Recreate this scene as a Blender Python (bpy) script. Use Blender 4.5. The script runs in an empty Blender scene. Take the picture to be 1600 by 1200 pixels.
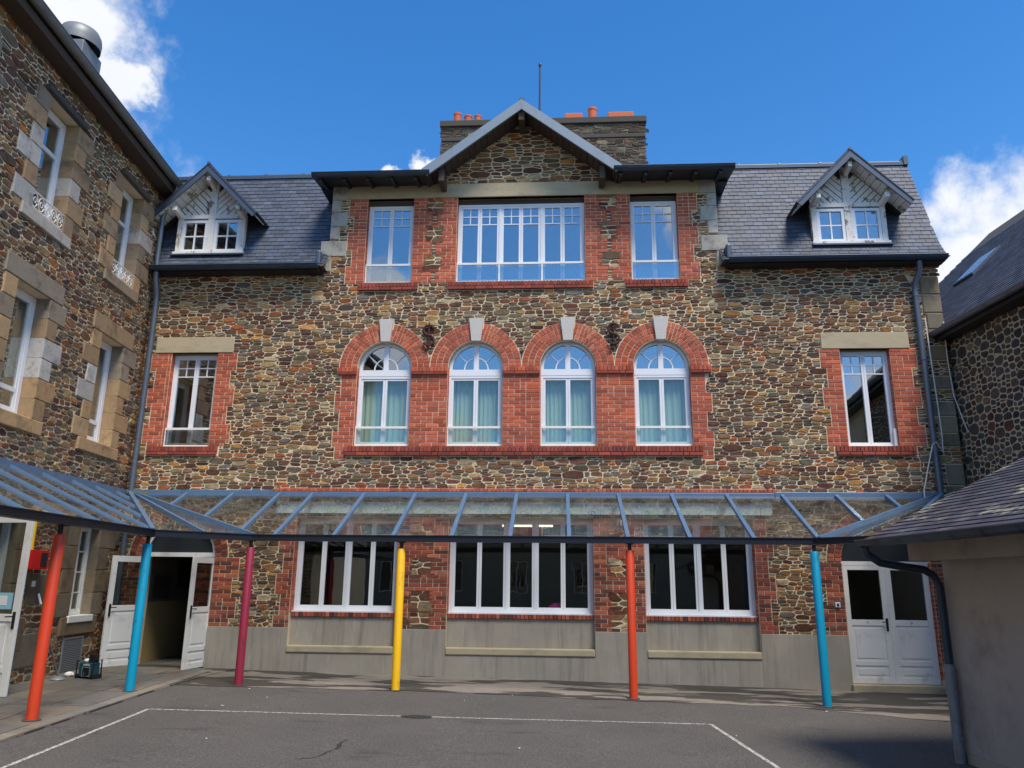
import bpy, math, random
from mathutils import Vector, Matrix, noise

random.seed(7)
SC = bpy.context.scene
COL = SC.collection
R = math.radians

# ------------------------------------------------------------------ camera
cam_d = bpy.data.cameras.new('camera')
cam = bpy.data.objects.new('camera', cam_d)
COL.objects.link(cam)
cam_d.sensor_width = 36.0
cam_d.lens = 36.0 * 1205.0 / 1600.0
cam_d.clip_end = 2000
ex = Vector((20000.0, -105.0, -1205.0)).normalized()          # facade direction seen from the camera (right, down, forward)
up = Vector((20.0, -4700.0, 1205.0)).normalized()
up = (up - ex * up.dot(ex)).normalized()
ey = ex.cross(-up)
W2C = Matrix((ex, ey, up)).transposed()
C2W = W2C.transposed()
cx_, cy_, cz_ = C2W @ Vector((1, 0, 0)), C2W @ Vector((0, -1, 0)), C2W @ Vector((0, 0, -1))
M = Matrix((cx_, cy_, cz_)).transposed().to_4x4()
CAM = Vector((0, -14.76, 1.71))
M.translation = CAM
cam.matrix_world = M
SC.camera = cam

# ------------------------------------------------------------------ sky, sun, exposure
SUN_EL, SUN_AZ = R(60), R(148)       # azimuth clockwise from +Y: behind the camera, a little to the right
world = bpy.data.worlds.new('World')
SC.world = world
world.use_nodes = True
wn, wl = world.node_tree.nodes, world.node_tree.links
wn.clear()


def N(tree, kind, **kw):
    n = tree.nodes.new(kind)
    for k, v in kw.items():
        if k.startswith('i_'):
            n.inputs[k[2:].replace('_', ' ')].default_value = v
        else:
            setattr(n, k, v)
    return n


def ramp(tree, stops, interp='LINEAR'):
    n = tree.nodes.new('ShaderNodeValToRGB')
    n.color_ramp.interpolation = interp
    el = n.color_ramp.elements
    while len(el) < len(stops):
        el.new(0.5)
    for e, (p, c) in zip(el, stops):
        e.position = p
        e.color = (c, c, c, 1) if isinstance(c, (int, float)) else (c[0], c[1], c[2], 1)
    return n


def mathn(tree, op, a, b=None, clamp=False):
    n = tree.nodes.new('ShaderNodeMath')
    n.operation = op
    n.use_clamp = clamp
    for i, v in enumerate((a, b)):
        if v is None:
            continue
        if isinstance(v, (int, float)):
            n.inputs[i].default_value = v
        else:
            tree.links.new(v, n.inputs[i])
    return n.outputs[0]


wt = world.node_tree
sky = N(wt, 'ShaderNodeTexSky', sky_type='NISHITA')
sky.sun_disc = False
sky.sun_elevation = SUN_EL
sky.sun_rotation = SUN_AZ
sky.air_density = 1.0
sky.dust_density = 0.3
sky.ozone_density = 2.0
hs = N(wt, 'ShaderNodeHueSaturation', i_Saturation=1.36, i_Value=1.06, i_Hue=0.503)
wl.new(sky.outputs[0], hs.inputs['Color'])
geo = N(wt, 'ShaderNodeTexCoord')
# fair-weather cumulus: where it stands (directions), roughened by noise
wob = N(wt, 'ShaderNodeTexNoise', i_Scale=5.0, i_Detail=9.0, i_Roughness=0.62)
wl.new(geo.outputs['Generated'], wob.inputs['Vector'])
wob2 = N(wt, 'ShaderNodeTexNoise', i_Scale=1.9, i_Detail=5.0, i_Roughness=0.5)
wl.new(geo.outputs['Generated'], wob2.inputs['Vector'])


def pixel_dir(px, py):
    return (C2W @ Vector((px - 800.0, py - 600.0, 1205.0))).normalized()


clouds = [(pixel_dir(10, -90), 0.14), (pixel_dir(105, 45), 0.078), (pixel_dir(165, 130), 0.04), (pixel_dir(-330, 120), 0.26),
          (pixel_dir(1565, 430), 0.105), (pixel_dir(1720, 430), 0.14), (pixel_dir(1500, 540), 0.12),
          (pixel_dir(665, 272), 0.022), (pixel_dir(612, 285), 0.018)]
for az, el, rr in ((194, 18, .07), (226, 17, .16), (169, 27, .06), (150, 40, .09), (138, 24, .15), (250, 32, .2), (110, 30, .18), (190, 8, .08),
                   (282, 20, .2), (75, 18, .17), (158, 10, .09), (235, 55, .15), (20, 62, .12), (330, 70, .14), (120, 62, .15)):
    a, e = R(az), R(el)
    clouds.append((Vector((math.sin(a) * math.cos(e), math.cos(a) * math.cos(e), math.sin(e))), rr))
jit = N(wt, 'ShaderNodeTexNoise', i_Scale=16.0, i_Detail=7.0, i_Roughness=0.6)
wl.new(geo.outputs['Generated'], jit.inputs['Vector'])
jo = N(wt, 'ShaderNodeVectorMath', operation='MULTIPLY_ADD')
wl.new(jit.outputs['Color'], jo.inputs[0])
jo.inputs[1].default_value = (0.1, 0.1, 0.1)
jo.inputs[2].default_value = (-0.05, -0.05, -0.05)
ja = N(wt, 'ShaderNodeVectorMath', operation='ADD')
wl.new(geo.outputs['Generated'], ja.inputs[0])
wl.new(jo.outputs[0], ja.inputs[1])
mask = None
for d, rr in clouds:
    dn = N(wt, 'ShaderNodeVectorMath', operation='DISTANCE')
    wl.new(ja.outputs[0], dn.inputs[0])
    dn.inputs[1].default_value = d
    v = mathn(wt, 'DIVIDE', dn.outputs['Value'], rr)
    v = mathn(wt, 'SUBTRACT', 1.35, v)
    v = mathn(wt, 'MAXIMUM', v, -0.6)
    mask = v if mask is None else mathn(wt, 'MAXIMUM', mask, v)
rough = mathn(wt, 'MULTIPLY', mathn(wt, 'SUBTRACT', wob.outputs['Fac'], 0.5), 2.1)
dens = mathn(wt, 'ADD', mask, rough)
cr = ramp(wt, [(0.22, 0.0), (0.75, 1.0)], 'EASE')
wl.new(dens, cr.inputs['Fac'])
shade = ramp(wt, [(0.35, (3.3, 3.7, 4.4)), (0.6, (4.5, 4.6, 4.8))])
wl.new(wob2.outputs['Fac'], shade.inputs['Fac'])
cm = N(wt, 'ShaderNodeMix', data_type='RGBA')
wl.new(cr.outputs['Color'], cm.inputs['Factor'])
wl.new(hs.outputs['Color'], cm.inputs['A'])
wl.new(shade.outputs['Color'], cm.inputs['B'])
bg = N(wt, 'ShaderNodeBackground', i_Strength=0.10)
wl.new(cm.outputs['Result'], bg.inputs['Color'])
wo = N(wt, 'ShaderNodeOutputWorld')
wl.new(bg.outputs[0], wo.inputs[0])

sun_d = bpy.data.lights.new('sun', 'SUN')
sun_d.energy = 2.2
sun_d.angle = R(20)
sun_d.color = (1.0, 0.90, 0.77)
sun = bpy.data.objects.new('sun', sun_d)
COL.objects.link(sun)
sdir = Vector((math.sin(SUN_AZ) * math.cos(SUN_EL), math.cos(SUN_AZ) * math.cos(SUN_EL), math.sin(SUN_EL)))
sun.rotation_euler = sdir.to_track_quat('Z', 'Y').to_euler()
sun.location = sdir * 60

SC.view_settings.view_transform = 'Standard'
SC.view_settings.look = 'None'
SC.view_settings.gamma = 1
SC.view_settings.exposure = 1.1
SC.view_settings.use_curve_mapping = False
SC.cycles.use_denoising = True
SC.cycles.max_bounces = 8
SC.cycles.transparent_max_bounces = 16


# ------------------------------------------------------------------ materials
def lin(r, g, b):
    f = lambda c: ((c / 255 + 0.055) / 1.055) ** 2.4 if c > 10 else c / 255 / 12.92
    return (f(r), f(g), f(b))


MATS = {}


def new_mat(name):
    m = bpy.data.materials.new(name)
    m.use_nodes = True
    t = m.node_tree
    b = t.nodes['Principled BSDF']
    MATS[name] = m
    return m, t, b


def coords(t, scale=(1, 1, 1), kind='Object'):
    tc = N(t, 'ShaderNodeTexCoord')
    mp = N(t, 'ShaderNodeMapping')
    mp.inputs['Scale'].default_value = scale
    t.links.new(tc.outputs[kind], mp.inputs['Vector'])
    return mp.outputs[0]


def noise_tex(t, vec, scale, detail=5, rough=0.6):
    n = N(t, 'ShaderNodeTexNoise', i_Scale=scale, i_Detail=detail, i_Roughness=rough)
    t.links.new(vec, n.inputs['Vector'])
    return n.outputs['Fac']


def mix(t, fac, a, b, blend='MIX'):
    n = N(t, 'ShaderNodeMix', data_type='RGBA', blend_type=blend)
    for k, v in (('Factor', fac), ('A', a), ('B', b)):
        if isinstance(v, (int, float)):
            n.inputs[k].default_value = v
        elif isinstance(v, tuple):
            n.inputs[k].default_value = (*v[:3], 1)
        else:
            t.links.new(v, n.inputs[k])
    return n.outputs['Result']


def bump(t, b, h, strength=0.4, dist=0.01):
    n = N(t, 'ShaderNodeBump', i_Strength=strength, i_Distance=dist)
    t.links.new(h, n.inputs['Height'])
    t.links.new(n.outputs[0], b.inputs['Normal'])


def plain(name, rgb, rough=0.5, metal=0.0, var=0.12, scale=6.0, bumps=0.0, spec=0.5, dirt=None, dirt_scale=2.0, dirt_amt=0.5, stretch=(1, 1, 1), lo=0.5, hi=0.72):
    m, t, b = new_mat(name)
    v = coords(t, stretch)
    n1 = noise_tex(t, v, scale, 6, 0.65)
    col = mix(t, n1, tuple(c * (1 - var) for c in rgb), tuple(min(1, c * (1 + var)) for c in rgb))
    if dirt:
        r = ramp(t, [(lo, 0.0), (hi, 1.0)])
        t.links.new(noise_tex(t, v, dirt_scale, 8, 0.7), r.inputs['Fac'])
        col = mix(t, mathn(t, 'MULTIPLY', r.outputs['Color'], dirt_amt), col, dirt)
    t.links.new(col, b.inputs['Base Color'])
    b.inputs['Roughness'].default_value = rough
    b.inputs['Metallic'].default_value = metal
    b.inputs['Specular IOR Level'].default_value = spec
    if bumps:
        bump(t, b, noise_tex(t, v, scale * 5, 6, 0.7), bumps, 0.01)
    return m


def piece_mat(name, rough=0.85, mottle=0.35, scale=22.0, bumps=0.5, spec=0.3, dist=0.012, stain=None, stain_scale=1.2, stain_amt=0.6, stain_lo=0.55):
    """pieces that carry their own colour in the attribute 'col'"""
    m, t, b = new_mat(name)
    v = coords(t)
    at = N(t, 'ShaderNodeAttribute', attribute_name='col')
    n1 = noise_tex(t, v, scale, 6, 0.7)
    n2 = noise_tex(t, v, scale * 0.28, 3, 0.5)
    dark = mix(t, 1.0, at.outputs['Color'], (1 - mottle,) * 3, 'MULTIPLY')
    lite = mix(t, 1.0, at.outputs['Color'], (1 + mottle,) * 3, 'MULTIPLY')
    r = ramp(t, [(0.3, 0.0), (0.7, 1.0)])
    t.links.new(mathn(t, 'ADD', mathn(t, 'MULTIPLY', n1, 0.6), mathn(t, 'MULTIPLY', n2, 0.4)), r.inputs['Fac'])
    col = mix(t, r.outputs['Color'], dark, lite)
    if stain:
        r2 = ramp(t, [(stain_lo, 0.0), (stain_lo + 0.1, 1.0)])
        t.links.new(noise_tex(t, v, stain_scale, 9, 0.72), r2.inputs['Fac'])
        col = mix(t, mathn(t, 'MULTIPLY', r2.outputs['Color'], stain_amt), col, stain)
    t.links.new(col, b.inputs['Base Color'])
    b.inputs['Roughness'].default_value = rough
    b.inputs['Specular IOR Level'].default_value = spec
    bump(t, b, n1, bumps, dist)
    return m


piece_mat('stone', 0.85, 0.5, 17, 0.9, dist=0.02)
piece_mat('brick', 0.8, 0.22, 30, 0.35, dist=0.006, stain=lin(205, 190, 180), stain_scale=1.7, stain_amt=0.3, stain_lo=0.6)
piece_mat('slate', 0.62, 0.22, 9, 0.3, spec=0.55, dist=0.006, stain=lin(150, 140, 120), stain_scale=0.9, stain_amt=0.25, stain_lo=0.62)
piece_mat('lichen_slate', 0.6, 0.25, 12, 0.4, spec=0.4, dist=0.006, stain=lin(176, 176, 148), stain_scale=2.0, stain_amt=0.9, stain_lo=0.545)
piece_mat('granite', 0.75, 0.2, 45, 0.45, dist=0.006, stain=lin(78, 66, 54), stain_scale=2.4, stain_amt=0.5, stain_lo=0.52)
piece_mat('paving', 0.85, 0.22, 14, 0.4, dist=0.006, stain=lin(60, 58, 54), stain_scale=1.3, stain_amt=0.5)
plain('mortar', lin(220, 205, 172), 0.95, var=0.2, scale=9, bumps=0.7, dirt=lin(164, 146, 112), dirt_scale=1.3, dirt_amt=0.5)
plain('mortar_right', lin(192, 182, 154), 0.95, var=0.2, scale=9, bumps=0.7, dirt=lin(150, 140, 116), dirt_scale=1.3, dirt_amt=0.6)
plain('lintel_concrete', lin(176, 163, 134), 0.85, var=0.14, scale=5, bumps=0.25, dirt=lin(105, 100, 88), dirt_scale=1.5, dirt_amt=0.5, stretch=(1, 1, 2.2))
plain('slab_dark', lin(70, 66, 62), 0.85, var=0.2, scale=5, bumps=0.3)
plain('zinc', lin(78, 90, 104), 0.45, 0.3, var=0.14, scale=3, dirt=lin(60, 68, 78), dirt_scale=2.5, dirt_amt=0.5)
plain('gutter_zinc', lin(62, 76, 92), 0.4, 0.5, var=0.15, scale=3, dirt=lin(40, 46, 54), dirt_scale=2.5, dirt_amt=0.5)
plain('pipe_zinc', lin(104, 115, 128), 0.42, 0.45, var=0.14, scale=3, dirt=lin(64, 72, 82), dirt_scale=3, dirt_amt=0.5)
plain('barge_zinc', lin(122, 136, 148), 0.5, 0.2, var=0.12, scale=3, dirt=lin(92, 102, 112), dirt_scale=3, dirt_amt=0.6)
plain('keystone_granite', lin(192, 189, 182), 0.8, var=0.25, scale=40, bumps=0.3)
plain('chimney_mortar', lin(128, 118, 102), 0.95, var=0.25, scale=6, bumps=0.6, dirt=lin(70, 64, 58), dirt_scale=1.2, dirt_amt=0.8)
plain('old_zinc', lin(122, 126, 128), 0.5, 0.3, var=0.14, scale=3, dirt=lin(84, 88, 92), dirt_scale=2.5, dirt_amt=0.5)
plain('old_pipe', lin(140, 144, 148), 0.6, 0.3, var=0.2, scale=5, dirt=lin(96, 66, 46), dirt_scale=4, dirt_amt=0.7)
plain('white_pvc', lin(226, 229, 233), 0.3, var=0.03, scale=3)
plain('white_paint', lin(230, 230, 226), 0.45, var=0.04, scale=4, dirt=lin(160, 156, 146), dirt_scale=3.2, dirt_amt=0.45, lo=0.56, hi=0.7)
plain('peeling_paint', lin(222, 220, 214), 0.7, var=0.1, scale=8, bumps=0.5, dirt=lin(122, 104, 86), dirt_scale=5, dirt_amt=0.9, lo=0.55, hi=0.6, stretch=(1, 1, 0.6))
plain('dark_wood', lin(74, 62, 54), 0.8, var=0.25, scale=6, bumps=0.3)
plain('black_paint', lin(34, 37, 42), 0.45, var=0.15, scale=4)
plain('anthracite', lin(36, 42, 48), 0.5, var=0.1, scale=2)
plain('canopy_blue', lin(88, 118, 150), 0.38, 0.1, var=0.08, scale=3, dirt=lin(70, 88, 108), dirt_scale=3, dirt_amt=0.5)
plain('canopy_gutter', lin(33, 38, 46), 0.4, 0.2, var=0.15, scale=3)
plain('post_orange', lin(208, 68, 34), 0.4, var=0.05, scale=3, dirt=lin(120, 62, 46), dirt_scale=5, dirt_amt=0.8, stretch=(2, 2, 0.8), lo=0.57, hi=0.68)
plain('post_cyan', lin(0, 146, 184), 0.4, var=0.05, scale=3, dirt=lin(30, 96, 112), dirt_scale=5, dirt_amt=0.8, stretch=(2, 2, 0.8), lo=0.57, hi=0.68)
plain('post_maroon', lin(142, 40, 62), 0.4, var=0.05, scale=3, dirt=lin(92, 44, 56), dirt_scale=5, dirt_amt=0.8, stretch=(2, 2, 0.8), lo=0.57, hi=0.68)
plain('post_yellow', lin(244, 190, 20), 0.4, var=0.05, scale=3, dirt=lin(168, 138, 60), dirt_scale=5, dirt_amt=0.8, stretch=(2, 2, 0.8), lo=0.57, hi=0.68)
plain('terracotta', lin(196, 100, 62), 0.8, var=0.2, scale=8, bumps=0.3, dirt=lin(150, 120, 60), dirt_scale=6, dirt_amt=0.6)
plain('rusty_iron', lin(70, 40, 36), 0.8, 0.1, var=0.3, scale=14, bumps=0.4)
plain('interior_wall', lin(112, 106, 98), 0.9, var=0.1, scale=2)
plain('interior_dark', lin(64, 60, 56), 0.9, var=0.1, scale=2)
plain('corridor_yellow', lin(168, 146, 98), 0.7, var=0.08, scale=2)
plain('corridor_board', lin(66, 62, 54), 0.6, var=0.2, scale=3)
plain('corridor_floor', lin(108, 100, 90), 0.6, var=0.2, scale=3)
plain('red_box', lin(206, 26, 26), 0.35, var=0.05, scale=3)
plain('yellow_pipe', lin(232, 190, 24), 0.4, var=0.05, scale=3)
plain('steel', lin(150, 150, 150), 0.3, 0.8, var=0.1, scale=8)
plain('radio_teal', lin(14, 70, 84), 0.5, var=0.1, scale=6)
plain('radio_black', lin(24, 26, 28), 0.5, var=0.15, scale=6)
plain('paper_white', lin(232, 232, 230), 0.8, var=0.05, scale=6)
plain('sticker_blue', lin(150, 200, 220), 0.5, var=0.05, scale=6)
plain('cable_white', lin(206, 206, 200), 0.5, var=0.05, scale=6)
plain('grille_grey', lin(140, 142, 144), 0.5, 0.3, var=0.1, scale=4)
plain('rear_render', lin(150, 140, 122), 0.9, var=0.15, scale=2)
plain('annex_render', lin(176, 166, 157), 0.85, var=0.12, scale=1.4, bumps=0.2, dirt=lin(122, 110, 104), dirt_scale=1.3, dirt_amt=0.6)
plain('annex_beam', lin(168, 158, 142), 0.85, var=0.12, scale=2.5, bumps=0.2, dirt=lin(100, 92, 84), dirt_scale=1.8, dirt_amt=0.5)
plain('moss', lin(112, 112, 72), 0.95, var=0.4, scale=20, bumps=0.8)

# rendered plinth: grey cement with runs
m, t, b = new_mat('cement')
v = coords(t)
vs = coords(t, (5.5, 5.5, 0.35))
c = mix(t, noise_tex(t, v, 1.6, 7, 0.65), lin(138, 131, 119), lin(176, 168, 153))
r = ramp(t, [(0.5, 0.0), (0.75, 0.6)])
t.links.new(noise_tex(t, vs, 1.5, 6, 0.7), r.inputs['Fac'])
c = mix(t, r.outputs['Color'], c, lin(98, 93, 84))
r = ramp(t, [(0.6, 0.0), (0.72, 0.55)])
t.links.new(noise_tex(t, vs, 2.7, 6, 0.7), r.inputs['Fac'])
c = mix(t, r.outputs['Color'], c, lin(190, 188, 180))
t.links.new(c, b.inputs['Base Color'])
b.inputs['Roughness'].default_value = 0.9
bump(t, b, noise_tex(t, v, 40, 5, 0.7), 0.25, 0.006)

# asphalt
m, t, b = new_mat('asphalt')
v = coords(t)
c = mix(t, noise_tex(t, v, 0.7, 7, 0.65), lin(70, 68, 65), lin(98, 95, 91))
n1 = noise_tex(t, v, 48, 4, 0.85)
r = ramp(t, [(0.34, 0.45), (0.52, 1.0), (0.7, 2.2)])
t.links.new(n1, r.inputs['Fac'])
c = mix(t, 1.0, c, r.outputs['Color'], 'MULTIPLY')
r = ramp(t, [(0.6, 0.0), (0.66, 0.45)])
t.links.new(noise_tex(t, coords(t, (0.6, 1.2, 1)), 1.1, 8, 0.6), r.inputs['Fac'])
c = mix(t, r.outputs['Color'], c, lin(50, 50, 52))
t.links.new(c, b.inputs['Base Color'])
b.inputs['Roughness'].default_value = 0.85
bump(t, b, n1, 0.7, 0.012)

# pale apron along the facade with damp patches
m, t, b = new_mat('apron')
v = coords(t)
c = mix(t, noise_tex(t, v, 2.2, 7, 0.65), lin(116, 110, 101), lin(150, 142, 130))
n1 = noise_tex(t, v, 80, 3, 0.8)
r = ramp(t, [(0.35, 0.6), (0.55, 1.0), (0.72, 1.5)])
t.links.new(n1, r.inputs['Fac'])
c = mix(t, 1.0, c, r.outputs['Color'], 'MULTIPLY')
r = ramp(t, [(0.475, 0.0), (0.505, 1.0)])
t.links.new(noise_tex(t, coords(t, (0.42, 1.5, 1)), 1.15, 6, 0.6), r.inputs['Fac'])
c = mix(t, mathn(t, 'MULTIPLY', r.outputs['Color'], 0.95), c, lin(56, 53, 50))
t.links.new(c, b.inputs['Base Color'])
rr = N(t, 'ShaderNodeMapRange', i_To_Min=0.9, i_To_Max=0.6)
t.links.new(r.outputs['Color'], rr.inputs['Value'])
t.links.new(rr.outputs[0], b.inputs['Roughness'])
bump(t, b, n1, 0.5, 0.008)

# worn white line paint
m, t, b = new_mat('line_paint')
v = coords(t)
r = ramp(t, [(0.42, 0.0), (0.55, 1.0)])
t.links.new(noise_tex(t, v, 26, 5, 0.75), r.inputs['Fac'])
t.links.new(mix(t, r.outputs['Color'], lin(96, 96, 96), lin(190, 188, 182)), b.inputs['Base Color'])
b.inputs['Roughness'].default_value = 0.85


def glass(name, refl, tint, dirt_amt=0.0, rough=0.0):
    m, t, b = new_mat(name)
    t.nodes.remove(b)
    out = t.nodes['Material Output']
    tr = N(t, 'ShaderNodeBsdfTransparent')
    tr.inputs[0].default_value = (*tint, 1)
    gl = N(t, 'ShaderNodeBsdfGlossy', i_Roughness=rough)
    lwn = N(t, 'ShaderNodeLayerWeight')
    sch = mathn(t, 'ADD', mathn(t, 'MULTIPLY', mathn(t, 'POWER', lwn.outputs['Facing'], 4.5), 0.95), 0.04)
    fac = mathn(t, 'ADD', sch, refl, True)
    v = coords(t)
    bm = N(t, 'ShaderNodeBump', i_Strength=0.08, i_Distance=0.02)
    t.links.new(noise_tex(t, v, 1.4, 2, 0.5), bm.inputs['Height'])
    t.links.new(bm.outputs[0], gl.inputs['Normal'])
    mx = N(t, 'ShaderNodeMixShader')
    t.links.new(fac, mx.inputs[0])
    t.links.new(tr.outputs[0], mx.inputs[1])
    t.links.new(gl.outputs[0], mx.inputs[2])
    last = mx
    if dirt_amt:
        df = N(t, 'ShaderNodeBsdfDiffuse')
        df.inputs[0].default_value = (*lin(150, 150, 140), 1)
        r = ramp(t, [(0.4, 0.02), (0.8, dirt_amt)])
        t.links.new(noise_tex(t, v, 3.0, 8, 0.7), r.inputs['Fac'])
        m2 = N(t, 'ShaderNodeMixShader')
        t.links.new(r.outputs['Color'], m2.inputs[0])
        t.links.new(mx.outputs[0], m2.inputs[1])
        t.links.new(df.outputs[0], m2.inputs[2])
        last = m2
    t.links.new(last.outputs[0], out.inputs[0])
    return m


glass('window_glass', 0.30, (0.84, 0.88, 0.87))
glass('curtained_glass', 0.04, (0.9, 0.93, 0.92))
glass('ground_glass', 0.05, (0.80, 0.85, 0.84))
glass('canopy_glass', 0.0, (0.93, 0.945, 0.94), 0.16)

# curtain: thin sheer cloth
m, t, b = new_mat('curtain')
out = t.nodes['Material Output']
b.inputs['Base Color'].default_value = (*lin(196, 224, 208), 1)
b.inputs['Roughness'].default_value = 0.9
tl = N(t, 'ShaderNodeBsdfTranslucent')
tl.inputs[0].default_value = (*lin(196, 224, 208), 1)
mx = N(t, 'ShaderNodeMixShader')
mx.inputs[0].default_value = 0.25
t.links.new(b.outputs[0], mx.inputs[1])
t.links.new(tl.outputs[0], mx.inputs[2])
t.links.new(mx.outputs[0], out.inputs[0])

# lamp tube
m, t, b = new_mat('tube_light')
b.inputs['Base Color'].default_value = (0.8, 0.8, 0.75, 1)
b.inputs['Emission Color'].default_value = (1.0, 0.93, 0.78, 1)
b.inputs['Emission Strength'].default_value = 1.6

# painted banner: pale ground with scribbled figures
m, t, b = new_mat('banner_print')
v = coords(t)
wv = N(t, 'ShaderNodeTexNoise', i_Scale=9.0, i_Detail=4.0)
t.links.new(v, wv.inputs['Vector'])
r = ramp(t, [(0.47, 0.0), (0.5, 1.0), (0.53, 0.0)])
t.links.new(wv.outputs['Fac'], r.inputs['Fac'])
vo = N(t, 'ShaderNodeTexVoronoi', i_Scale=5.0)
t.links.new(v, vo.inputs['Vector'])
hue = mix(t, 0.55, vo.outputs['Color'], lin(70, 130, 120))
c = mix(t, r.outputs['Color'], lin(214, 234, 230), hue)
r = ramp(t, [(0.1, 0.75), (0.2, 0.0)])
vo2 = N(t, 'ShaderNodeTexVoronoi', i_Scale=3.3)
t.links.new(v, vo2.inputs['Vector'])
t.links.new(vo2.outputs['Distance'], r.inputs['Fac'])
c = mix(t, r.outputs['Color'], c, mix(t, 0.5, vo2.outputs['Color'], lin(170, 90, 60)))
t.links.new(c, b.inputs['Base Color'])
b.inputs['Roughness'].default_value = 0.7


# ------------------------------------------------------------------ mesh helpers
class MB:
    """collects shapes; build() links them as ONE mesh object"""

    def __init__(self):
        self.v, self.f, self.c = [], [], []

    def add(self, verts, faces, col=None):
        o = len(self.v)
        self.v += [tuple(p) for p in verts]
        self.f += [tuple(i + o for i in f) for f in faces]
        self.c += [col or (0.5, 0.5, 0.5)] * len(verts)
        return self

    def box(self, x0, x1, y0, y1, z0, z1, col=None):
        vs = [(x, y, z) for z in (z0, z1) for y in (y0, y1) for x in (x0, x1)]
        return self.add(vs, [(0, 2, 3, 1), (4, 5, 7, 6), (0, 1, 5, 4), (2, 6, 7, 3), (0, 4, 6, 2), (1, 3, 7, 5)], col)

    def bar(self, a, b, w, h, upv=(0, 0, 1), col=None):
        """a straight bar from a to b, w wide, h high"""
        a, b = Vector(a), Vector(b)
        d = (b - a).normalized()
        s = d.cross(Vector(upv)).normalized()
        u = s.cross(d).normalized()
        vs = []
        for p in (a, b):
            for su, ss in ((-1, -1), (-1, 1), (1, 1), (1, -1)):
                vs.append(p + u * su * h / 2 + s * ss * w / 2)
        return self.add(vs, [(0, 1, 2, 3), (7, 6, 5, 4), (0, 4, 5, 1), (1, 5, 6, 2), (2, 6, 7, 3), (3, 7, 4, 0)], col)

    def tube(self, pts, r, n=10, col=None, closed=True):
        pts = [Vector(p) for p in pts]
        rs = r if isinstance(r, (list, tuple)) else [r] * len(pts)
        vs, fs = [], []
        prev = None
        for i, p in enumerate(pts):
            d = (pts[min(i + 1, len(pts) - 1)] - pts[max(i - 1, 0)]).normalized()
            if prev is None:
                ref = Vector((0, 0, 1)) if abs(d.z) < 0.9 else Vector((1, 0, 0))
                s = d.cross(ref).normalized()
            else:
                s = (prev - d * prev.dot(d)).normalized()
            prev = s
            u = d.cross(s)
            for k in range(n):
                a = 2 * math.pi * k / n
                vs.append(p + (s * math.cos(a) + u * math.sin(a)) * rs[i])
        for i in range(len(pts) - 1):
            for k in range(n):
                fs.append((i * n + k, i * n + (k + 1) % n, (i + 1) * n + (k + 1) % n, (i + 1) * n + k))
        if closed:
            fs.append(tuple(range(n - 1, -1, -1)))
            fs.append(tuple(range((len(pts) - 1) * n, len(pts) * n)))
        return self.add(vs, fs, col)

    def prism(self, poly, y0, y1, col=None):
        """polygon in x,z (counter-clockwise seen from -y) extruded from y0 to y1"""
        n = len(poly)
        vs = [(x, y0, z) for x, z in poly] + [(x, y1, z) for x, z in poly]
        fs = [tuple(range(n)), tuple(range(2 * n - 1, n - 1, -1))]
        fs += [(i, i + n, (i + 1) % n + n, (i + 1) % n) for i in range(n)]
        return self.add(vs, fs, col)

    def sheet(self, pts, thick, col=None):
        """planar polygon with thickness along its normal"""
        pts = [Vector(p) for p in pts]
        nn = (pts[1] - pts[0]).cross(pts[2] - pts[0]).normalized() * thick
        n = len(pts)
        vs = pts + [p - nn for p in pts]
        fs = [tuple(range(n)), tuple(range(2 * n - 1, n - 1, -1))]
        fs += [((i + 1) % n, i, i + n, (i + 1) % n + n) for i in range(n)]
        return self.add(vs, fs, col)

    def arc_band(self, cx, cz, r0, r1, a0, a1, n, y0, y1, col=None):
        for i in range(n):
            t0, t1 = a0 + (a1 - a0) * i / n, a0 + (a1 - a0) * (i + 1) / n
            self.prism([(cx + r0 * math.cos(t0), cz + r0 * math.sin(t0)), (cx + r1 * math.cos(t0), cz + r1 * math.sin(t0)),
                        (cx + r1 * math.cos(t1), cz + r1 * math.sin(t1)), (cx + r0 * math.cos(t1), cz + r0 * math.sin(t1))][::-1 if a1 < a0 else 1], y0, y1, col)
        return self

    def lathe(self, prof, n=20, centre=(0, 0, 0), col=None):
        vs, fs = [], []
        for r_, z in prof:
            for k in range(n):
                a = 2 * math.pi * k / n
                vs.append((centre[0] + r_ * math.cos(a), centre[1] + r_ * math.sin(a), centre[2] + z))
        for i in range(len(prof) - 1):
            for k in range(n):
                fs.append((i * n + k, i * n + (k + 1) % n, (i + 1) * n + (k + 1) % n, (i + 1) * n + k))
        return self.add(vs, fs, col)

    def build(self, name, mat, parent=None, smooth=False, bevel=0.0, attr=False):
        me = bpy.data.meshes.new(name)
        me.from_pydata(self.v, [], self.f)
        if attr:
            a = me.color_attributes.new('col', 'FLOAT_COLOR', 'POINT')
            flat = []
            for c in self.c:
                flat += [c[0], c[1], c[2], 1.0]
            a.data.foreach_set('color', flat)
        me.materials.append(MATS[mat])
        me.update()
        if smooth:
            me.shade_smooth()
            me.set_sharp_from_angle(angle=R(40))
        o = bpy.data.objects.new(name, me)
        COL.objects.link(o)
        if parent:
            o.parent = parent
        if bevel:
            bv = o.modifiers.new('bevel', 'BEVEL')
            bv.width = bevel
            bv.segments = 2
            bv.limit_method = 'ANGLE'
        return o


def tag(o, label=None, cat=None, group=None, kind=None):
    for k, v in (('label', label), ('category', cat), ('group', group), ('kind', kind)):
        if v:
            o[k] = v
    return o


def empty(name, loc=(0, 0, 0), rz=0.0):
    o = bpy.data.objects.new(name, None)
    COL.objects.link(o)
    o.location = loc
    o.rotation_euler = (0, 0, rz)
    o.empty_display_size = 0.3
    return o


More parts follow.
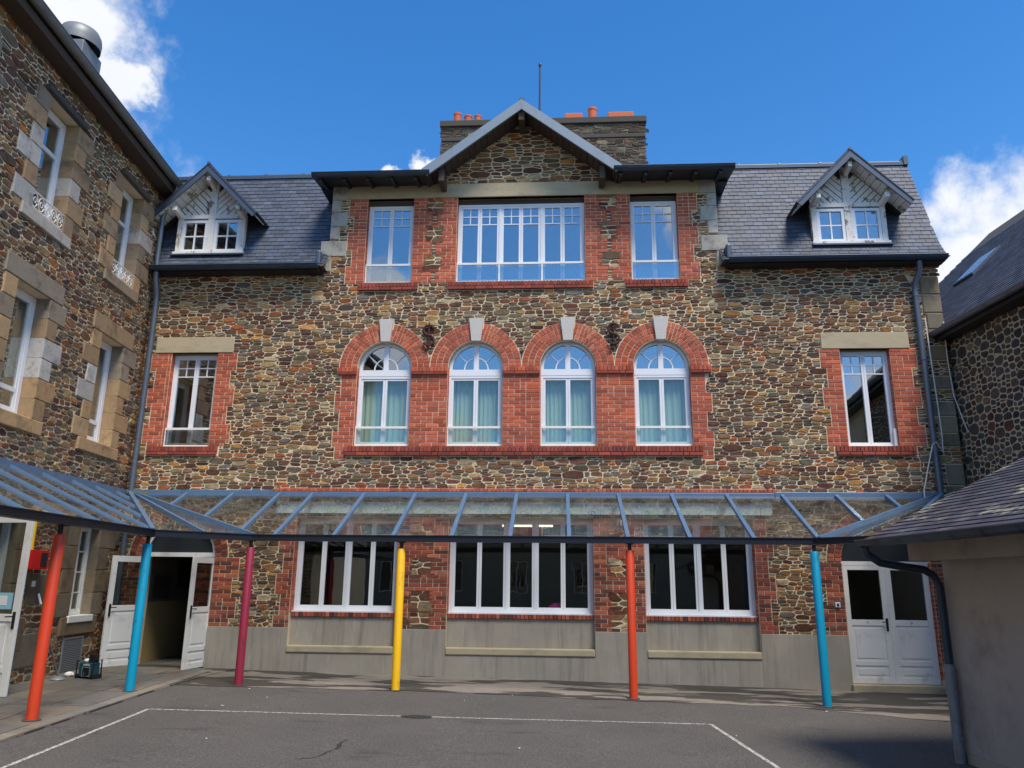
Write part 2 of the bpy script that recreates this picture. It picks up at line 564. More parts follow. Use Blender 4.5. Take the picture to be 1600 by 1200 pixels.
def build_pieces(pieces, name, mat, parent, limit=300, rest=None, score=None):
    """pieces: list of (verts, faces, colour, size). The largest become objects of their own, the others one joined part"""
    order = sorted(range(len(pieces)), key=lambda i: -pieces[i][3])
    for i in order[:limit]:
        vs, fs, c, _ = pieces[i]
        MB().add(vs, fs, c).build(name, mat, parent, attr=True)
    if len(order) > limit:
        mb = MB()
        for i in order[limit:]:
            vs, fs, c, _ = pieces[i]
            mb.add(vs, fs, c)
        o = mb.build(rest or name + '_infill', mat, parent, attr=True)
        o['kind'] = 'stuff'


# ------------------------------------------------------------------ rubble masonry
STONES = [((122, 86, 60), 13), ((98, 63, 48), 11), ((124, 108, 82), 9), ((152, 126, 86), 9), ((164, 120, 68), 6), ((152, 88, 50), 6),
          ((112, 103, 92), 4), ((106, 89, 66), 10), ((136, 98, 64), 12), ((106, 70, 54), 9), ((162, 145, 112), 5), ((84, 68, 56), 6)]
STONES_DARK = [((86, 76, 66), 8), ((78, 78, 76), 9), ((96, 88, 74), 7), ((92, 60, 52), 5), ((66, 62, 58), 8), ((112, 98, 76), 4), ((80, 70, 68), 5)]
STONES_LEFT = [((122, 88, 62), 10), ((98, 66, 52), 9), ((118, 108, 92), 8), ((144, 120, 82), 8), ((108, 94, 74), 10), ((86, 72, 62), 7), ((148, 98, 56), 5), ((104, 80, 68), 7)]


def pick(palette, rnd, dv=0.14):
    tot = sum(w for _, w in palette)
    k = rnd.random() * tot
    for c, w in palette:
        k -= w
        if k <= 0:
            break
    s = 1 + rnd.uniform(-dv, dv)
    sh_ = rnd.uniform(-4, 4)
    c = (c[0] + sh_, c[1], c[2] - sh_)
    c = lin(*[max(12, min(245, x * s + 0)) for x in c])
    return c


def rubble_rects(x0, x1, z0, z1, wr, hr, rnd):
    """fill a rectangle with stones laid one on the other: (x0,x1,z0,z1) each"""
    wmin = wr[0]
    segs = [[x0, x1, z0]]
    out = []
    guard = 0
    while guard < 40000:
        guard += 1
        i = min(range(len(segs)), key=lambda k: segs[k][2])
        a, b, h = segs[i]
        if h >= z1 - 0.02:
            break
        w = b - a
        lh = segs[i - 1][2] if i > 0 else 1e9
        rh = segs[i + 1][2] if i + 1 < len(segs) else 1e9
        sw = rnd.triangular(wr[0], wr[1], wr[0] + (wr[1] - wr[0]) * 0.3)
        if w < sw * 1.25 or w < wmin * 2:
            sw = w
        elif w - sw < wmin:
            sw = w - wmin
        sh = rnd.triangular(hr[0], hr[1], hr[0] + (hr[1] - hr[0]) * 0.35)
        u_ = rnd.random()
        if u_ < 0.07:
            sw, sh = min(sw * 1.3, w), sh * 1.3
        elif u_ < 0.32:
            sh = max(0.03, sh * 0.62)
        sh = min(sh, sw * 0.7 + 0.02)
        top = h + sh
        for nh in (lh, rh):
            if abs(nh - top) < 0.028 and nh > h + 0.03:
                top = nh
        top = min(top, z1)
        if z1 - top < 0.035:
            top = z1
        left = rnd.random() < 0.5
        if sw >= w - 1e-6:
            sx0, sx1 = a, b
            segs[i][2] = top
        elif left:
            sx0, sx1 = a, a + sw
            segs[i][0] = sx1
            segs.insert(i, [sx0, sx1, top])
        else:
            sx0, sx1 = b - sw, b
            segs[i][1] = sx0
            segs.insert(i + 1, [sx0, sx1, top])
        out.append((sx0, sx1, h, top))
        k = 0
        while k < len(segs) - 1:
            if abs(segs[k][2] - segs[k + 1][2]) < 0.004:
                segs[k][1] = segs[k + 1][1]
                del segs[k + 1]
            else:
                k += 1
    return out


def clip(poly, nx, nz, d):
    """keep the part where nx*x+nz*z <= d"""
    out = []
    for i in range(len(poly)):
        p, q = poly[i], poly[(i + 1) % len(poly)]
        a, b = nx * p[0] + nz * p[1] - d, nx * q[0] + nz * q[1] - d
        if a <= 0:
            out.append(p)
        if (a < 0 < b) or (b < 0 < a):
            t_ = a / (a - b)
            out.append((p[0] + (q[0] - p[0]) * t_, p[1] + (q[1] - p[1]) * t_))
    return out


def area(poly):
    return 0.5 * sum(poly[i][0] * poly[(i + 1) % len(poly)][1] - poly[(i + 1) % len(poly)][0] * poly[i][1] for i in range(len(poly)))


def stone_piece(poly, rnd, palette, joint=0.009, proud=(0.008, 0.024), ydepth=0.004):
    xs, zs = [p[0] for p in poly], [p[1] for p in poly]
    w, h = max(xs) - min(xs), max(zs) - min(zs)
    cx, cz = (max(xs) + min(xs)) / 2, (max(zs) + min(zs)) / 2
    sx, sz = max(0.3, (w - 2 * joint) / w), max(0.3, (h - 2 * joint) / h)
    pts = [(cx + (x - cx) * sx, cz + (z - cz) * sz) for x, z in poly]
    n = len(pts)
    pr = rnd.uniform(*proud)
    tx, tz = rnd.uniform(-0.07, 0.07), rnd.uniform(-0.14, 0.08)
    bx, bz = max(0.6, (w - 0.026) / w), max(0.6, (h - 0.022) / h)
    vs = [(x, ydepth, z) for x, z in pts]
    vs += [(x, -pr * 0.55, z) for x, z in pts]
    vs += [(cx + (x - cx) * bx, -pr + (x - cx) * tx + (z - cz) * tz, cz + (z - cz) * bz) for x, z in pts]
    fs = []
    for k in (0, 1):
        fs += [(k * n + i, k * n + (i + 1) % n, (k + 1) * n + (i + 1) % n, (k + 1) * n + i) for i in range(n)]
    fs.append(tuple(range(2 * n, 3 * n)))
    return vs, fs, pick(palette, rnd), abs(area(pts))


def rubble(x0, x1, z0, z1, wr, hr, seed, palette, rects=(), circles=(), planes=(), warp=0.02, wfreq=3.2, cut=(0.08, 0.28), joint=0.0105, proud=(0.005, 0.022), cmax=0.024, asp=2.3):
    rnd = random.Random(seed)
    raw = rubble_rects(x0, x1, z0, z1, wr, hr, rnd)
    res = []
    for (a, b, c, d) in raw:
        todo = [(a, b, c, d)]
        for (ra, rb, rc, rd) in rects:
            nxt = []
            for (p, q, s, u) in todo:
                if q <= ra or p >= rb or u <= rc or s >= rd:
                    nxt.append((p, q, s, u))
                    continue
                if p < ra - 0.02:
                    nxt.append((p, ra, s, u))
                if q > rb + 0.02:
                    nxt.append((rb, q, s, u))
                m0, m1 = max(p, ra), min(q, rb)
                if s < rc - 0.02:
                    nxt.append((m0, m1, s, rc))
                if u > rd + 0.02:
                    nxt.append((m0, m1, rd, u))
            todo = nxt
        res += [r_ for r_ in todo if r_[1] - r_[0] > 0.03 and r_[3] - r_[2] > 0.025]
    out = []
    cells = {}
    G = 0.45
    seeds = []
    for k, (a, b, c, d) in enumerate(res):
        x, z = (a + b) / 2 + rnd.uniform(-0.16, 0.16) * (b - a), (c + d) / 2 + rnd.uniform(-0.16, 0.16) * (d - c)
        wt_ = (b - a) / asp * (d - c) / math.pi
        seeds.append((x / asp, z, wt_))
        cells.setdefault((int(x // G), int(z // G)), []).append(k)
    for k, (a, b, c, d) in enumerate(res):
        ex_, ez_ = 0.28 * (b - a) + 0.02, 0.35 * (d - c) + 0.012
        poly = [(a - ex_, c - ez_), (b + ex_, c - ez_), (b + ex_, d + ez_), (a - ex_, d + ez_)]
        sx_, sz_, wk = seeds[k]
        gi, gk = int((sx_ * asp) // G), int(sz_ // G)
        for di in (-1, 0, 1):
            for dk in (-1, 0, 1):
                for m in cells.get((gi + di, gk + dk), ()):
                    if m == k:
                        continue
                    tx_, tz_, wm = seeds[m]
                    nx_, nz_ = 2 * (tx_ - sx_), 2 * (tz_ - sz_)
                    dd = tx_ * tx_ + tz_ * tz_ - sx_ * sx_ - sz_ * sz_ + wk - wm
                    poly = clip(poly, nx_ / asp, nz_, dd)
                    if len(poly) < 3:
                        break
                if len(poly) < 3:
                    break
            if len(poly) < 3:
                break
        if len(poly) < 3:
            continue
        # soften the corners, roughen the outline
        soft = []
        for q in range(len(poly)):
            p0, p1, p2 = poly[q - 1], poly[q], poly[(q + 1) % len(poly)]
            e0, e1 = math.hypot(p0[0] - p1[0], p0[1] - p1[1]), math.hypot(p2[0] - p1[0], p2[1] - p1[1])
            if e0 < 0.012 or e1 < 0.012:
                soft.append(p1)
                continue
            l0, l1 = min(rnd.uniform(*cut) * e0, cmax) / e0, min(rnd.uniform(*cut) * e1, cmax) / e1
            soft.append((p1[0] + (p0[0] - p1[0]) * l0, p1[1] + (p0[1] - p1[1]) * l0))
            soft.append((p1[0] + (p2[0] - p1[0]) * l1, p1[1] + (p2[1] - p1[1]) * l1))
        poly = [(x + rnd.uniform(-0.005, 0.005), z + rnd.uniform(-0.004, 0.004)) for x, z in soft]
        dead = False
        for (ra, rb, rc, rd) in rects:
            xs, zs = [p[0] for p in poly], [p[1] for p in poly]
            if max(xs) <= ra or min(xs) >= rb or max(zs) <= rc or min(zs) >= rd:
                continue
            best = None
            for (nx_, nz_, dd) in ((1, 0, ra), (-1, 0, -rb), (0, 1, rc), (0, -1, -rd)):
                cp = clip(poly, nx_, nz_, dd)
                if len(cp) > 2 and (best is None or area(cp) > area(best)):
                    best = cp
            if best is None or area(best) < 0.0008:
                dead = True
                break
            poly = best
        if dead:
            continue
        for (ccx, ccz, rad) in circles:
            if min(math.hypot(p[0] - ccx, p[1] - ccz) for p in poly) < rad:
                mx = sum(p[0] for p in poly) / len(poly) - ccx
                mz = sum(p[1] for p in poly) / len(poly) - ccz
                l_ = math.hypot(mx, mz)
                if l_ < 1e-4:
                    poly = []
                    break
                mx, mz = mx / l_, mz / l_
                poly = clip(poly, -mx, -mz, -(mx * ccx + mz * ccz) - rad)
                if len(poly) < 3:
                    break
        for (nx_, nz_, dd) in planes:
            if len(poly) < 3:
                break
            poly = clip(poly, nx_, nz_, dd)
        if len(poly) < 3 or area(poly) < 0.001:
            continue
        xs, zs = [p[0] for p in poly], [p[1] for p in poly]
        if max(xs) - min(xs) < 0.03 or max(zs) - min(zs) < 0.025:
            continue
        out.append(stone_piece(poly, rnd, palette, joint, proud))
    return out


BRICKS = [((178, 93, 67), 8), ((173, 88, 64), 8), ((182, 98, 71), 6), ((166, 84, 62), 5), ((186, 105, 78), 3), ((154, 79, 59), 3)]
BRICKS_MIXED = [((154, 80, 62), 6), ((140, 72, 57), 7), ((166, 92, 68), 5), ((112, 66, 54), 5), ((98, 60, 50), 3), ((174, 104, 78), 2)]
BRICKS_DARK = [((140, 70, 58), 6), ((128, 64, 54), 6), ((150, 76, 62), 4)]
RB = random.Random(11)


def brick_piece(x0, x1, z0, z1, y=0.0, proud=0.009, palette=BRICKS, j=0.0052):
    x0, x1, z0, z1 = x0 + j, x1 - j, z0 + j, z1 - j
    pr = max(0.0065, proud + RB.uniform(-0.003, 0.003))
    bv = 0.005
    ring = lambda yy, e: [(x0 + e, yy, z0 + e), (x1 - e, yy, z0 + e), (x1 - e, yy, z1 - e), (x0 + e, yy, z1 - e)]
    vs = ring(y + 0.004, 0) + ring(y - pr + bv, 0) + ring(y - pr, bv)
    fs = []
    for k in (0, 1):
        fs += [(k * 4 + i, k * 4 + (i + 1) % 4, k * 4 + 4 + (i + 1) % 4, k * 4 + 4 + i) for i in range(4)]
    fs.append((8, 9, 10, 11))
    return vs, fs, pick(palette, RB, 0.1), (x1 - x0) * (z1 - z0)


def wedge_piece(cx, cz, r0, r1, a0, a1, y=0.0, proud=0.02, palette=BRICKS, j=0.005):
    rm = (r0 + r1) / 2
    da = j / rm
    r0, r1, a0, a1 = r0 + j, r1 - j, a0 + da, a1 - da
    P = lambda r_, a, yy: (cx + r_ * math.cos(a), yy, cz + r_ * math.sin(a))
    pr = proud + RB.uniform(-0.003, 0.003)
    e, ea = 0.005, 0.005 / rm
    vs = []
    for yy, q in ((y + 0.004, 0), (y - pr + 0.005, 0), (y - pr, 1)):
        vs += [P(r0 + e * q, a0 + ea * q, yy), P(r1 - e * q, a0 + ea * q, yy), P(r1 - e * q, a1 - ea * q, yy), P(r0 + e * q, a1 - ea * q, yy)]
    fs = []
    for k in (0, 1):
        fs += [(k * 4 + i, k * 4 + (i + 1) % 4, k * 4 + 4 + (i + 1) % 4, k * 4 + 4 + i) for i in range(4)]
    fs.append((8, 9, 10, 11))
    return vs, fs, pick(palette, RB, 0.1), (r1 - r0) * (a1 - a0) * rm


COURSE = 0.0755


def lay(xa, xb, z0, z1, left=None, right=None, holes=(), palette=BRICKS, y=0.0, proud=0.009):
    """courses of bricks between xa and xb; left/right(row) push the ends out; holes stay free. Returns pieces and the rectangles covered"""
    n = max(1, round((z1 - z0) / COURSE))
    hh = (z1 - z0) / n
    pieces, cover = [], []
    for k in range(n):
        za, zb = z0 + k * hh, z0 + (k + 1) * hh
        a = xa - (left(n - 1 - k) if left else 0)
        b = xb + (right(n - 1 - k) if right else 0)
        if cover and abs(cover[-1][0] - a) < 1e-6 and abs(cover[-1][1] - b) < 1e-6:
            cover[-1] = (a, b, cover[-1][2], zb)
        else:
            cover.append((a, b, za, zb))
        spans = [(a, b)]
        for (ha, hb, hc, hd) in holes:
            if hc < (za + zb) / 2 < hd:
                nx_ = []
                for (p, q) in spans:
                    if q <= ha or p >= hb:
                        nx_.append((p, q))
                    else:
                        if ha - p > 0.02:
                            nx_.append((p, ha))
                        if q - hb > 0.02:
                            nx_.append((hb, q))
                spans = nx_
        for (p, q) in spans:
            x = p
            off = 0.115 if k % 2 else 0.23
            first = True
            while x < q - 0.01:
                L = off if first else RB.choice((0.23, 0.23, 0.23, 0.115))
                first = False
                e = min(q, x + L)
                if q - e < 0.05:
                    e = q
                pieces.append(brick_piece(x, e, za, zb, y, proud, palette))
                x = e
    return pieces, cover


def soldier(xa, xb, z0, z1, w=0.075, palette=BRICKS, y=0.0, proud=0.03):
    n = max(1, round((xb - xa) / w))
    s = (xb - xa) / n
    return [brick_piece(xa + i * s, xa + (i + 1) * s, z0, z1, y, proud, palette, 0.004) for i in range(n)]


def arch_bricks(cx, cz, radii, a0=0.0, a1=math.pi, w=0.075, palette=BRICKS, gap=None, proud=0.022):
    out = []
    for r0, r1 in zip(radii[:-1], radii[1:]):
        n = round((a1 - a0) * (r0 + r1) / 2 / w)
        for i in range(n):
            t0, t1 = a0 + (a1 - a0) * i / n, a0 + (a1 - a0) * (i + 1) / n
            if gap and gap[0] < (t0 + t1) / 2 < gap[1]:
                continue
            out.append(wedge_piece(cx, cz, r0, r1, t0, t1, 0, proud, palette))
    return out


def wall_with_openings(x0, x1, z0, z1, rects, thick, arches=(), extra_cut=()):
    """a wall slab from y=0 to y=thick; rects are openings; arches (cx, spring z, r) are semicircular openings on top of a rect"""
    mb = MB()
    holes = [tuple(r_) for r_ in rects] + [(c - r_, c + r_, z, z + r_) for c, z, r_ in arches]
    holes += list(extra_cut)
    xs = sorted({x0, x1} | {min(max(v_, x0), x1) for h in holes for v_ in h[:2]})
    zs = sorted({z0, z1} | {min(max(v_, z0), z1) for h in holes for v_ in h[2:]})
    inside = lambda x, z: any(h[0] < x < h[1] and h[2] < z < h[3] for h in holes)
    solid = lambda i, k: 0 <= i < len(xs) - 1 and 0 <= k < len(zs) - 1 and not inside((xs[i] + xs[i + 1]) / 2, (zs[k] + zs[k + 1]) / 2)
    for i in range(len(xs) - 1):
        for k in range(len(zs) - 1):
            if not solid(i, k):
                continue
            a, b, c, d = xs[i], xs[i + 1], zs[k], zs[k + 1]
            T = thick
            mb.add([(a, 0, c), (b, 0, c), (b, 0, d), (a, 0, d)], [(0, 1, 2, 3)])
            mb.add([(a, T, c), (b, T, c), (b, T, d), (a, T, d)], [(3, 2, 1, 0)])
            if not solid(i - 1, k):
                mb.add([(a, 0, c), (a, 0, d), (a, T, d), (a, T, c)], [(0, 1, 2, 3)])
            if not solid(i + 1, k):
                mb.add([(b, 0, c), (b, 0, d), (b, T, d), (b, T, c)], [(3, 2, 1, 0)])
            if not solid(i, k - 1):
                mb.add([(a, 0, c), (b, 0, c), (b, T, c), (a, T, c)], [(3, 2, 1, 0)])
            if not solid(i, k + 1):
                mb.add([(a, 0, d), (b, 0, d), (b, T, d), (a, T, d)], [(0, 1, 2, 3)])
    for (c, z, r_) in arches:
        n = 24
        p = [(c + r_ * math.cos(math.pi * i / n), z + r_ * math.sin(math.pi * i / n)) for i in range(n + 1)]
        top = z + r_
        for (ax, az), (bx, bz) in zip(p[:-1], p[1:]):
            T = thick
            mb.add([(bx, 0, bz), (ax, 0, az), (ax, 0, top), (bx, 0, top)], [(0, 1, 2, 3)])
            mb.add([(bx, T, bz), (ax, T, az), (ax, T, top), (bx, T, top)], [(3, 2, 1, 0)])
            mb.add([(ax, 0, az), (bx, 0, bz), (bx, T, bz), (ax, T, az)], [(0, 1, 2, 3)])
    return mb


def block_piece(x0, x1, z0, z1, col, proud=0.02, y=0.004, bev=0.008):
    ring = lambda yy, e: [(x0 + e, yy, z0 + e), (x1 - e, yy, z0 + e), (x1 - e, yy, z1 - e), (x0 + e, yy, z1 - e)]
    vs = ring(y, 0) + ring(-proud + bev, 0) + ring(-proud, bev)
    fs = []
    for k in (0, 1):
        fs += [(k * 4 + i, k * 4 + (i + 1) % 4, k * 4 + 4 + (i + 1) % 4, k * 4 + 4 + i) for i in range(4)]
    fs.append((8, 9, 10, 11))
    return vs, fs, col, (x1 - x0) * (z1 - z0)


# ------------------------------------------------------------------ windows
def window(parent, x0, x1, z0, z1, y, groups=(2,), mat='white_pvc', glassmat='window_glass', grid=0.0, guard=0.0, label=None, transom=None, fr=0.05, grid_rows=2, guard_out=0.06, thick_mull=0.07, grid_cols=2):
    """frame with groups of sashes; grid = height of the small-paned top of each sash; guard = height of the rail above the sill"""
    D = 0.07
    mb = MB()
    mb.box(x0, x0 + fr, y, y + D, z0, z1)
    mb.box(x1 - fr, x1, y, y + D, z0, z1)
    mb.box(x0 + fr, x1 - fr, y, y + D, z1 - fr, z1)
    mb.box(x0 + fr, x1 - fr, y - 0.01, y + D, z0, z0 + fr)
    n = sum(groups)
    ng = len(groups)
    usable = x1 - x0 - 2 * fr - (ng - 1) * thick_mull
    sw = usable / n
    sashes = []
    x = x0 + fr
    for gi, g in enumerate(groups):
        for s in range(g):
            sashes.append((x, x + sw))
            x += sw
        if gi < ng - 1:
            mb.box(x, x + thick_mull, y - 0.005, y + D, z0 + fr, z1 - fr)
            x += thick_mull
    w = mb.build('window', mat, parent)
    if label:
        w['label'] = label
    st = 0.042
    for (a, b) in sashes:
        sb = MB()
        za, zb = z0 + fr, z1 - fr
        y0, y1 = y + 0.012, y + D - 0.01
        a2, b2 = a + 0.002, b - 0.002
        sb.box(a2, a2 + st, y0, y1, za, zb)
        sb.box(b2 - st, b2, y0, y1, za, zb)
        sb.box(a2 + st, b2 - st, y0, y1, za, za + st)
        sb.box(a2 + st, b2 - st, y0, y1, zb - st, zb)
        if transom:
            sb.box(a2 + st, b2 - st, y0, y1, transom - 0.035, transom + 0.035)
        sb.build('sash', mat, w)
        pa, pb, pc, pd = a2 + st, b2 - st, za + st, zb - st
        MB().box(pa - 0.005, pb + 0.005, y + 0.036, y + 0.044, pc - 0.005, pd + 0.005).build('pane', glassmat, w)
        if grid:
            gb = MB()
            zc = pd - grid
            gw = 0.011
            gb.box(pa, pb, y + 0.022, y + 0.034, zc - gw, zc + gw)
            for i in range(1, grid_rows):
                zz = zc + (pd - zc) * i / grid_rows
                gb.box(pa, pb, y + 0.023, y + 0.034, zz - gw, zz + gw)
            for i in range(1, grid_cols):
                xx = pa + (pb - pa) * i / grid_cols
                gb.box(xx - gw, xx + gw, y + 0.0215, y + 0.0335, zc + gw, pd)
            gb.build('glazing_bar', mat, w)
    if guard:
        gy = y - guard_out
        g = MB()
        g.box(x0 - 0.02, x1 + 0.02, gy, gy + 0.04, z0 + guard - 0.022, z0 + guard + 0.022)
        g.box(x0 - 0.02, x0 + 0.02, gy + 0.002, gy + 0.038, z0 + 0.002, z0 + guard - 0.022)
        g.box(x1 - 0.02, x1 + 0.02, gy + 0.002, gy + 0.038, z0 + 0.002, z0 + guard - 0.022)
        g.box(x0 + 0.02, x1 - 0.02, gy + 0.002, gy + 0.038, z0 + 0.004, z0 + 0.035)
        if x1 - x0 > 2:
            for q in (1 / 3, 2 / 3):
                xm = x0 + (x1 - x0) * q
                g.box(xm - 0.015, xm + 0.015, gy + 0.002, gy + 0.038, z0 + 0.035, z0 + guard - 0.022)
        g.build('guard_rail', 'white_paint', w)
        MB().box(x0 + 0.02, x1 - 0.02, gy + 0.014, gy + 0.022, z0 + 0.035, z0 + guard - 0.022).build('guard_pane', glassmat, w)
    return w


# ------------------------------------------------------------------ the ground
GS = -0.0154


def gz(x):
    return GS * x - 0.008


ground = MB().add([(-60, -60, gz(-60)), (60, -60, gz(60)), (60, 40, gz(60)), (-60, 40, gz(-60))], [(0, 1, 2, 3)]).build('ground', 'asphalt')
tag(ground, kind='structure')

# wing direction: towards the camera along the side buildings
WD = Vector((0.0932, -0.9956, 0))
WN = Vector((0.9956, 0.0932, 0))
LP = Vector((-8.52, 0, 0))           # foot of the corner between facade and left building
LANG = math.atan2(0.9956, -0.0932)
RANG = math.atan2(-0.9956, 0.0932)


def lw(s, o, z=0.0):
    """point near the left wall: s metres from the corner towards the camera, o metres out"""
    p = LP + WD * s + WN * o
    return Vector((p.x, p.y, z))


# pavement: walkway along the left building, slab by slab
pav = empty('pavement')
tag(pav, kind='structure')
base = MB()
pts = [lw(-0.2, -0.1), lw(13, -0.1), lw(13, 2.25), lw(3.4, 2.25), lw(2.2, 2.3), lw(0.9, 2.42), lw(-0.0, 2.6)]
for p in pts:
    p.z = gz(p.x) + 0.018
pts2 = [Vector((p.x, p.y, p.z - 0.1)) for p in pts]
base.add(pts + pts2, [tuple(range(len(pts)))] + [((i + 1) % len(pts), i, i + len(pts), (i + 1) % len(pts) + len(pts)) for i in range(len(pts))])
base.build('pavement_bed', 'apron', pav)
rp = random.Random(3)
slabs = []
s = 0.35
while s < 9.5:
    ln = rp.choice((0.55, 0.62, 0.7))
    o = 0.06
    while o < 2.05:
        w = rp.uniform(0.42, 0.7)
        e = min(o + w, 2.06)
        if 2.06 - e < 0.2:
            e = 2.06
        q = [lw(s + 0.006, o + 0.006), lw(s + 0.006, e - 0.006), lw(s + ln - 0.006, e - 0.006), lw(s + ln - 0.006, o + 0.006)]
        hgt = rp.uniform(0.024, 0.03)
        top = [(p.x, p.y, gz(p.x) + hgt) for p in q]
        bot = [(p.x, p.y, gz(p.x) + 0.012) for p in q]
        c = pick([((110, 105, 97), 3), ((114, 108, 99), 3), ((106, 102, 96), 3)], rp, 0.04)
        slabs.append((top + bot, [(3, 2, 1, 0)] + [(i, (i + 1) % 4, (i + 1) % 4 + 4, i + 4) for i in range(4)], c, 1))
        o = e
    s += ln
kerbs = []
s = 0.6
while s < 10:
    q = [lw(s + 0.005, 2.075), lw(s + 0.005, 2.245), lw(s + 0.985, 2.245), lw(s + 0.985, 2.075)]
    top = [(p.x, p.y, gz(p.x) + 0.03) for p in q]
    bot = [(p.x, p.y, gz(p.x) - 0.02) for p in q]
    kerbs.append((top + bot, [(3, 2, 1, 0)] + [(i, (i + 1) % 4, (i + 1) % 4 + 4, i + 4) for i in range(4)], pick([((134, 128, 118), 1), ((122, 118, 110), 1)], rp, 0.06), 1))
    s += 0.99
build_pieces(slabs, 'paving_slab', 'paving', pav)
build_pieces(kerbs, 'kerb_stone', 'paving', pav)

# pale apron along the foot of the facade
ap = MB()
edge = []
ra = random.Random(5)
xx = -6.05
top_e = []
while xx < 5.4:
    top_e.append((xx, -2.05 - 0.22 * math.sin(xx * 0.7) * 0.5 - ra.uniform(0, 0.12) - max(0, xx - 3.4) * 0.55))
    xx += 0.33
fr_ = [(x, y, gz(x) + 0.005) for x, y in top_e]
bk = [(x, 0.1, gz(x) + 0.005) for x, y in top_e]
fr_.append((7.2, -3.4, gz(7.2) + 0.005))
bk.append((7.2, 0.1, gz(7.2) + 0.005))
n = len(fr_)
ap.add(fr_ + bk, [(i, i + 1, i + 1 + n, i + n) for i in range(n - 1)])
tag(ap.build('path', 'apron'), kind='structure')

# worn court lines
for nm, pts in (('front', [(-5.28, -4.42), (-3.0, -4.30), (-1.98, -4.24), (-1.2, -4.2), (1.92, -3.99)]), ('left', [(-5.28, -4.42), (-4.55, -10.8)]), ('right', [(1.92, -3.99), (2.42, -9.5)])):
    lm = MB()
    for (a, b_), (c_, d_) in zip(pts[:-1], pts[1:]):
        dv = Vector((c_ - a, d_ - b_, 0)).normalized()
        sd = Vector((-dv.y, dv.x, 0)) * 0.026
        k = max(1, int(math.hypot(c_ - a, d_ - b_) / 0.4))
        for i in range(k):
            p0 = Vector((a + (c_ - a) * i / k, b_ + (d_ - b_) * i / k, 0))
            p1 = Vector((a + (c_ - a) * (i + 1) / k, b_ + (d_ - b_) * (i + 1) / k, 0))
            q = [p0 - sd, p1 - sd, p1 + sd, p0 + sd]
            lm.add([(p.x, p.y, gz(p.x) + 0.004) for p in q], [(0, 1, 2, 3)])
    tag(lm.build('court_line', 'line_paint'), kind='structure')
# sunken asphalt patches
plain('asphalt_patch', lin(46, 45, 44), 0.85, var=0.3, scale=12, bumps=0.6)
for cx0, cy0, rx, ry in ((-1.83, -4.25, 0.2, 0.12),):
    n = 26
    vs = []
    for i in range(n):
        a = 2 * math.pi * i / n
        k = 1 + 0.16 * noise.noise((math.cos(a) * 2 + cx0, math.sin(a) * 2, 1.0))
        x, y = cx0 + rx * k * math.cos(a), cy0 + ry * k * math.sin(a)
        vs.append((x, y, gz(x) + 0.005))
    tag(MB().add(vs, [tuple(range(n))]).build('asphalt_patch', 'asphalt_patch'), kind='structure')

crk = MB()
pts = [(-2.62, -6.86), (-2.42, -6.74), (-2.35, -6.5), (-2.3, -6.3), (-2.33, -6.0), (-2.3, -5.75)]
fine = []
for (a, b_), (c_, d_) in zip(pts[:-1], pts[1:]):
    for i in range(6):
        k = i / 6
        x, y = a + (c_ - a) * k, b_ + (d_ - b_) * k
        fine.append((x + 0.05 * noise.noise((x * 9, y * 9, 3)), y + 0.03 * noise.noise((x * 6, y * 6, 9))))
L, Rr_ = [], []
for i, (x, y) in enumerate(fine):
    w = 0.004 + 0.022 * max(0.0, math.sin(math.pi * i / (len(fine) - 1))) * (0.6 + 0.8 * abs(noise.noise((x * 5, y * 5, 1))))
    if i > len(fine) * 0.6:
        w *= 1.6
    L.append((x - w * 0.7, y - w, gz(x) + 0.004))
    Rr_.append((x + w * 0.7, y + w, gz(x) + 0.004))
n = len(fine)
crk.add(L + Rr_, [(i, i + 1, i + 1 + n, i + n) for i in range(n - 1)])
tag(crk.build('asphalt_crack', 'asphalt_patch'), kind='structure')

# ------------------------------------------------------------------ main building
MAIN = tag(empty('main_building', (-0.75, 0, 0)), 'long rubble stone school building with red brick windows facing the courtyard', 'building')
MAIN.location = (0, 0, 0)
XL, XR = -8.55, 7.5
ARC = [-3.49, -1.65, 0.19, 2.03]
SPR = 5.85
RI, RO = 0.55, 0.915
OPEN = [(-8.02, -6.58, -0.2, 2.11), (5.13, 6.70, -0.2, 2.11),
        (-5.05, -3.05, 0.5, 2.88), (-2.09, 0.64, 0.5, 2.88), (1.57, 3.6, 0.5, 2.88),
        (-7.92, -6.95, 4.25, 6.19), (5.47, 6.42, 4.25, 6.17)]
OPEN += [(c - RI, c + RI, 4.25, SPR) for c in ARC]
TOPW = [(-4.03, -3.03), (-2.11, 0.57), (1.50, 2.48)]
OPEN_TOP = [(a, b, 7.67, 9.58) for a, b in TOPW]
wall = wall_with_openings(XL, XR, -0.3, 7.95, OPEN + [h for h in OPEN_TOP], 0.4,
                          arches=[(c, SPR, RI) for c in ARC] + [(-7.30, 2.11, 0.72), (5.915, 2.11, 0.785)])
up_ = wall_with_openings(-4.80, 3.28, 7.95, 9.9, OPEN_TOP, 0.4)
wall.add(up_.v, up_.f)
# gable triangle
GX, GZ0, GZA = -0.74, 9.9, 11.42
wall.prism([(GX - 1.95, 9.9), (GX + 1.95, 9.9), (GX, GZA)], 0, 0.4)
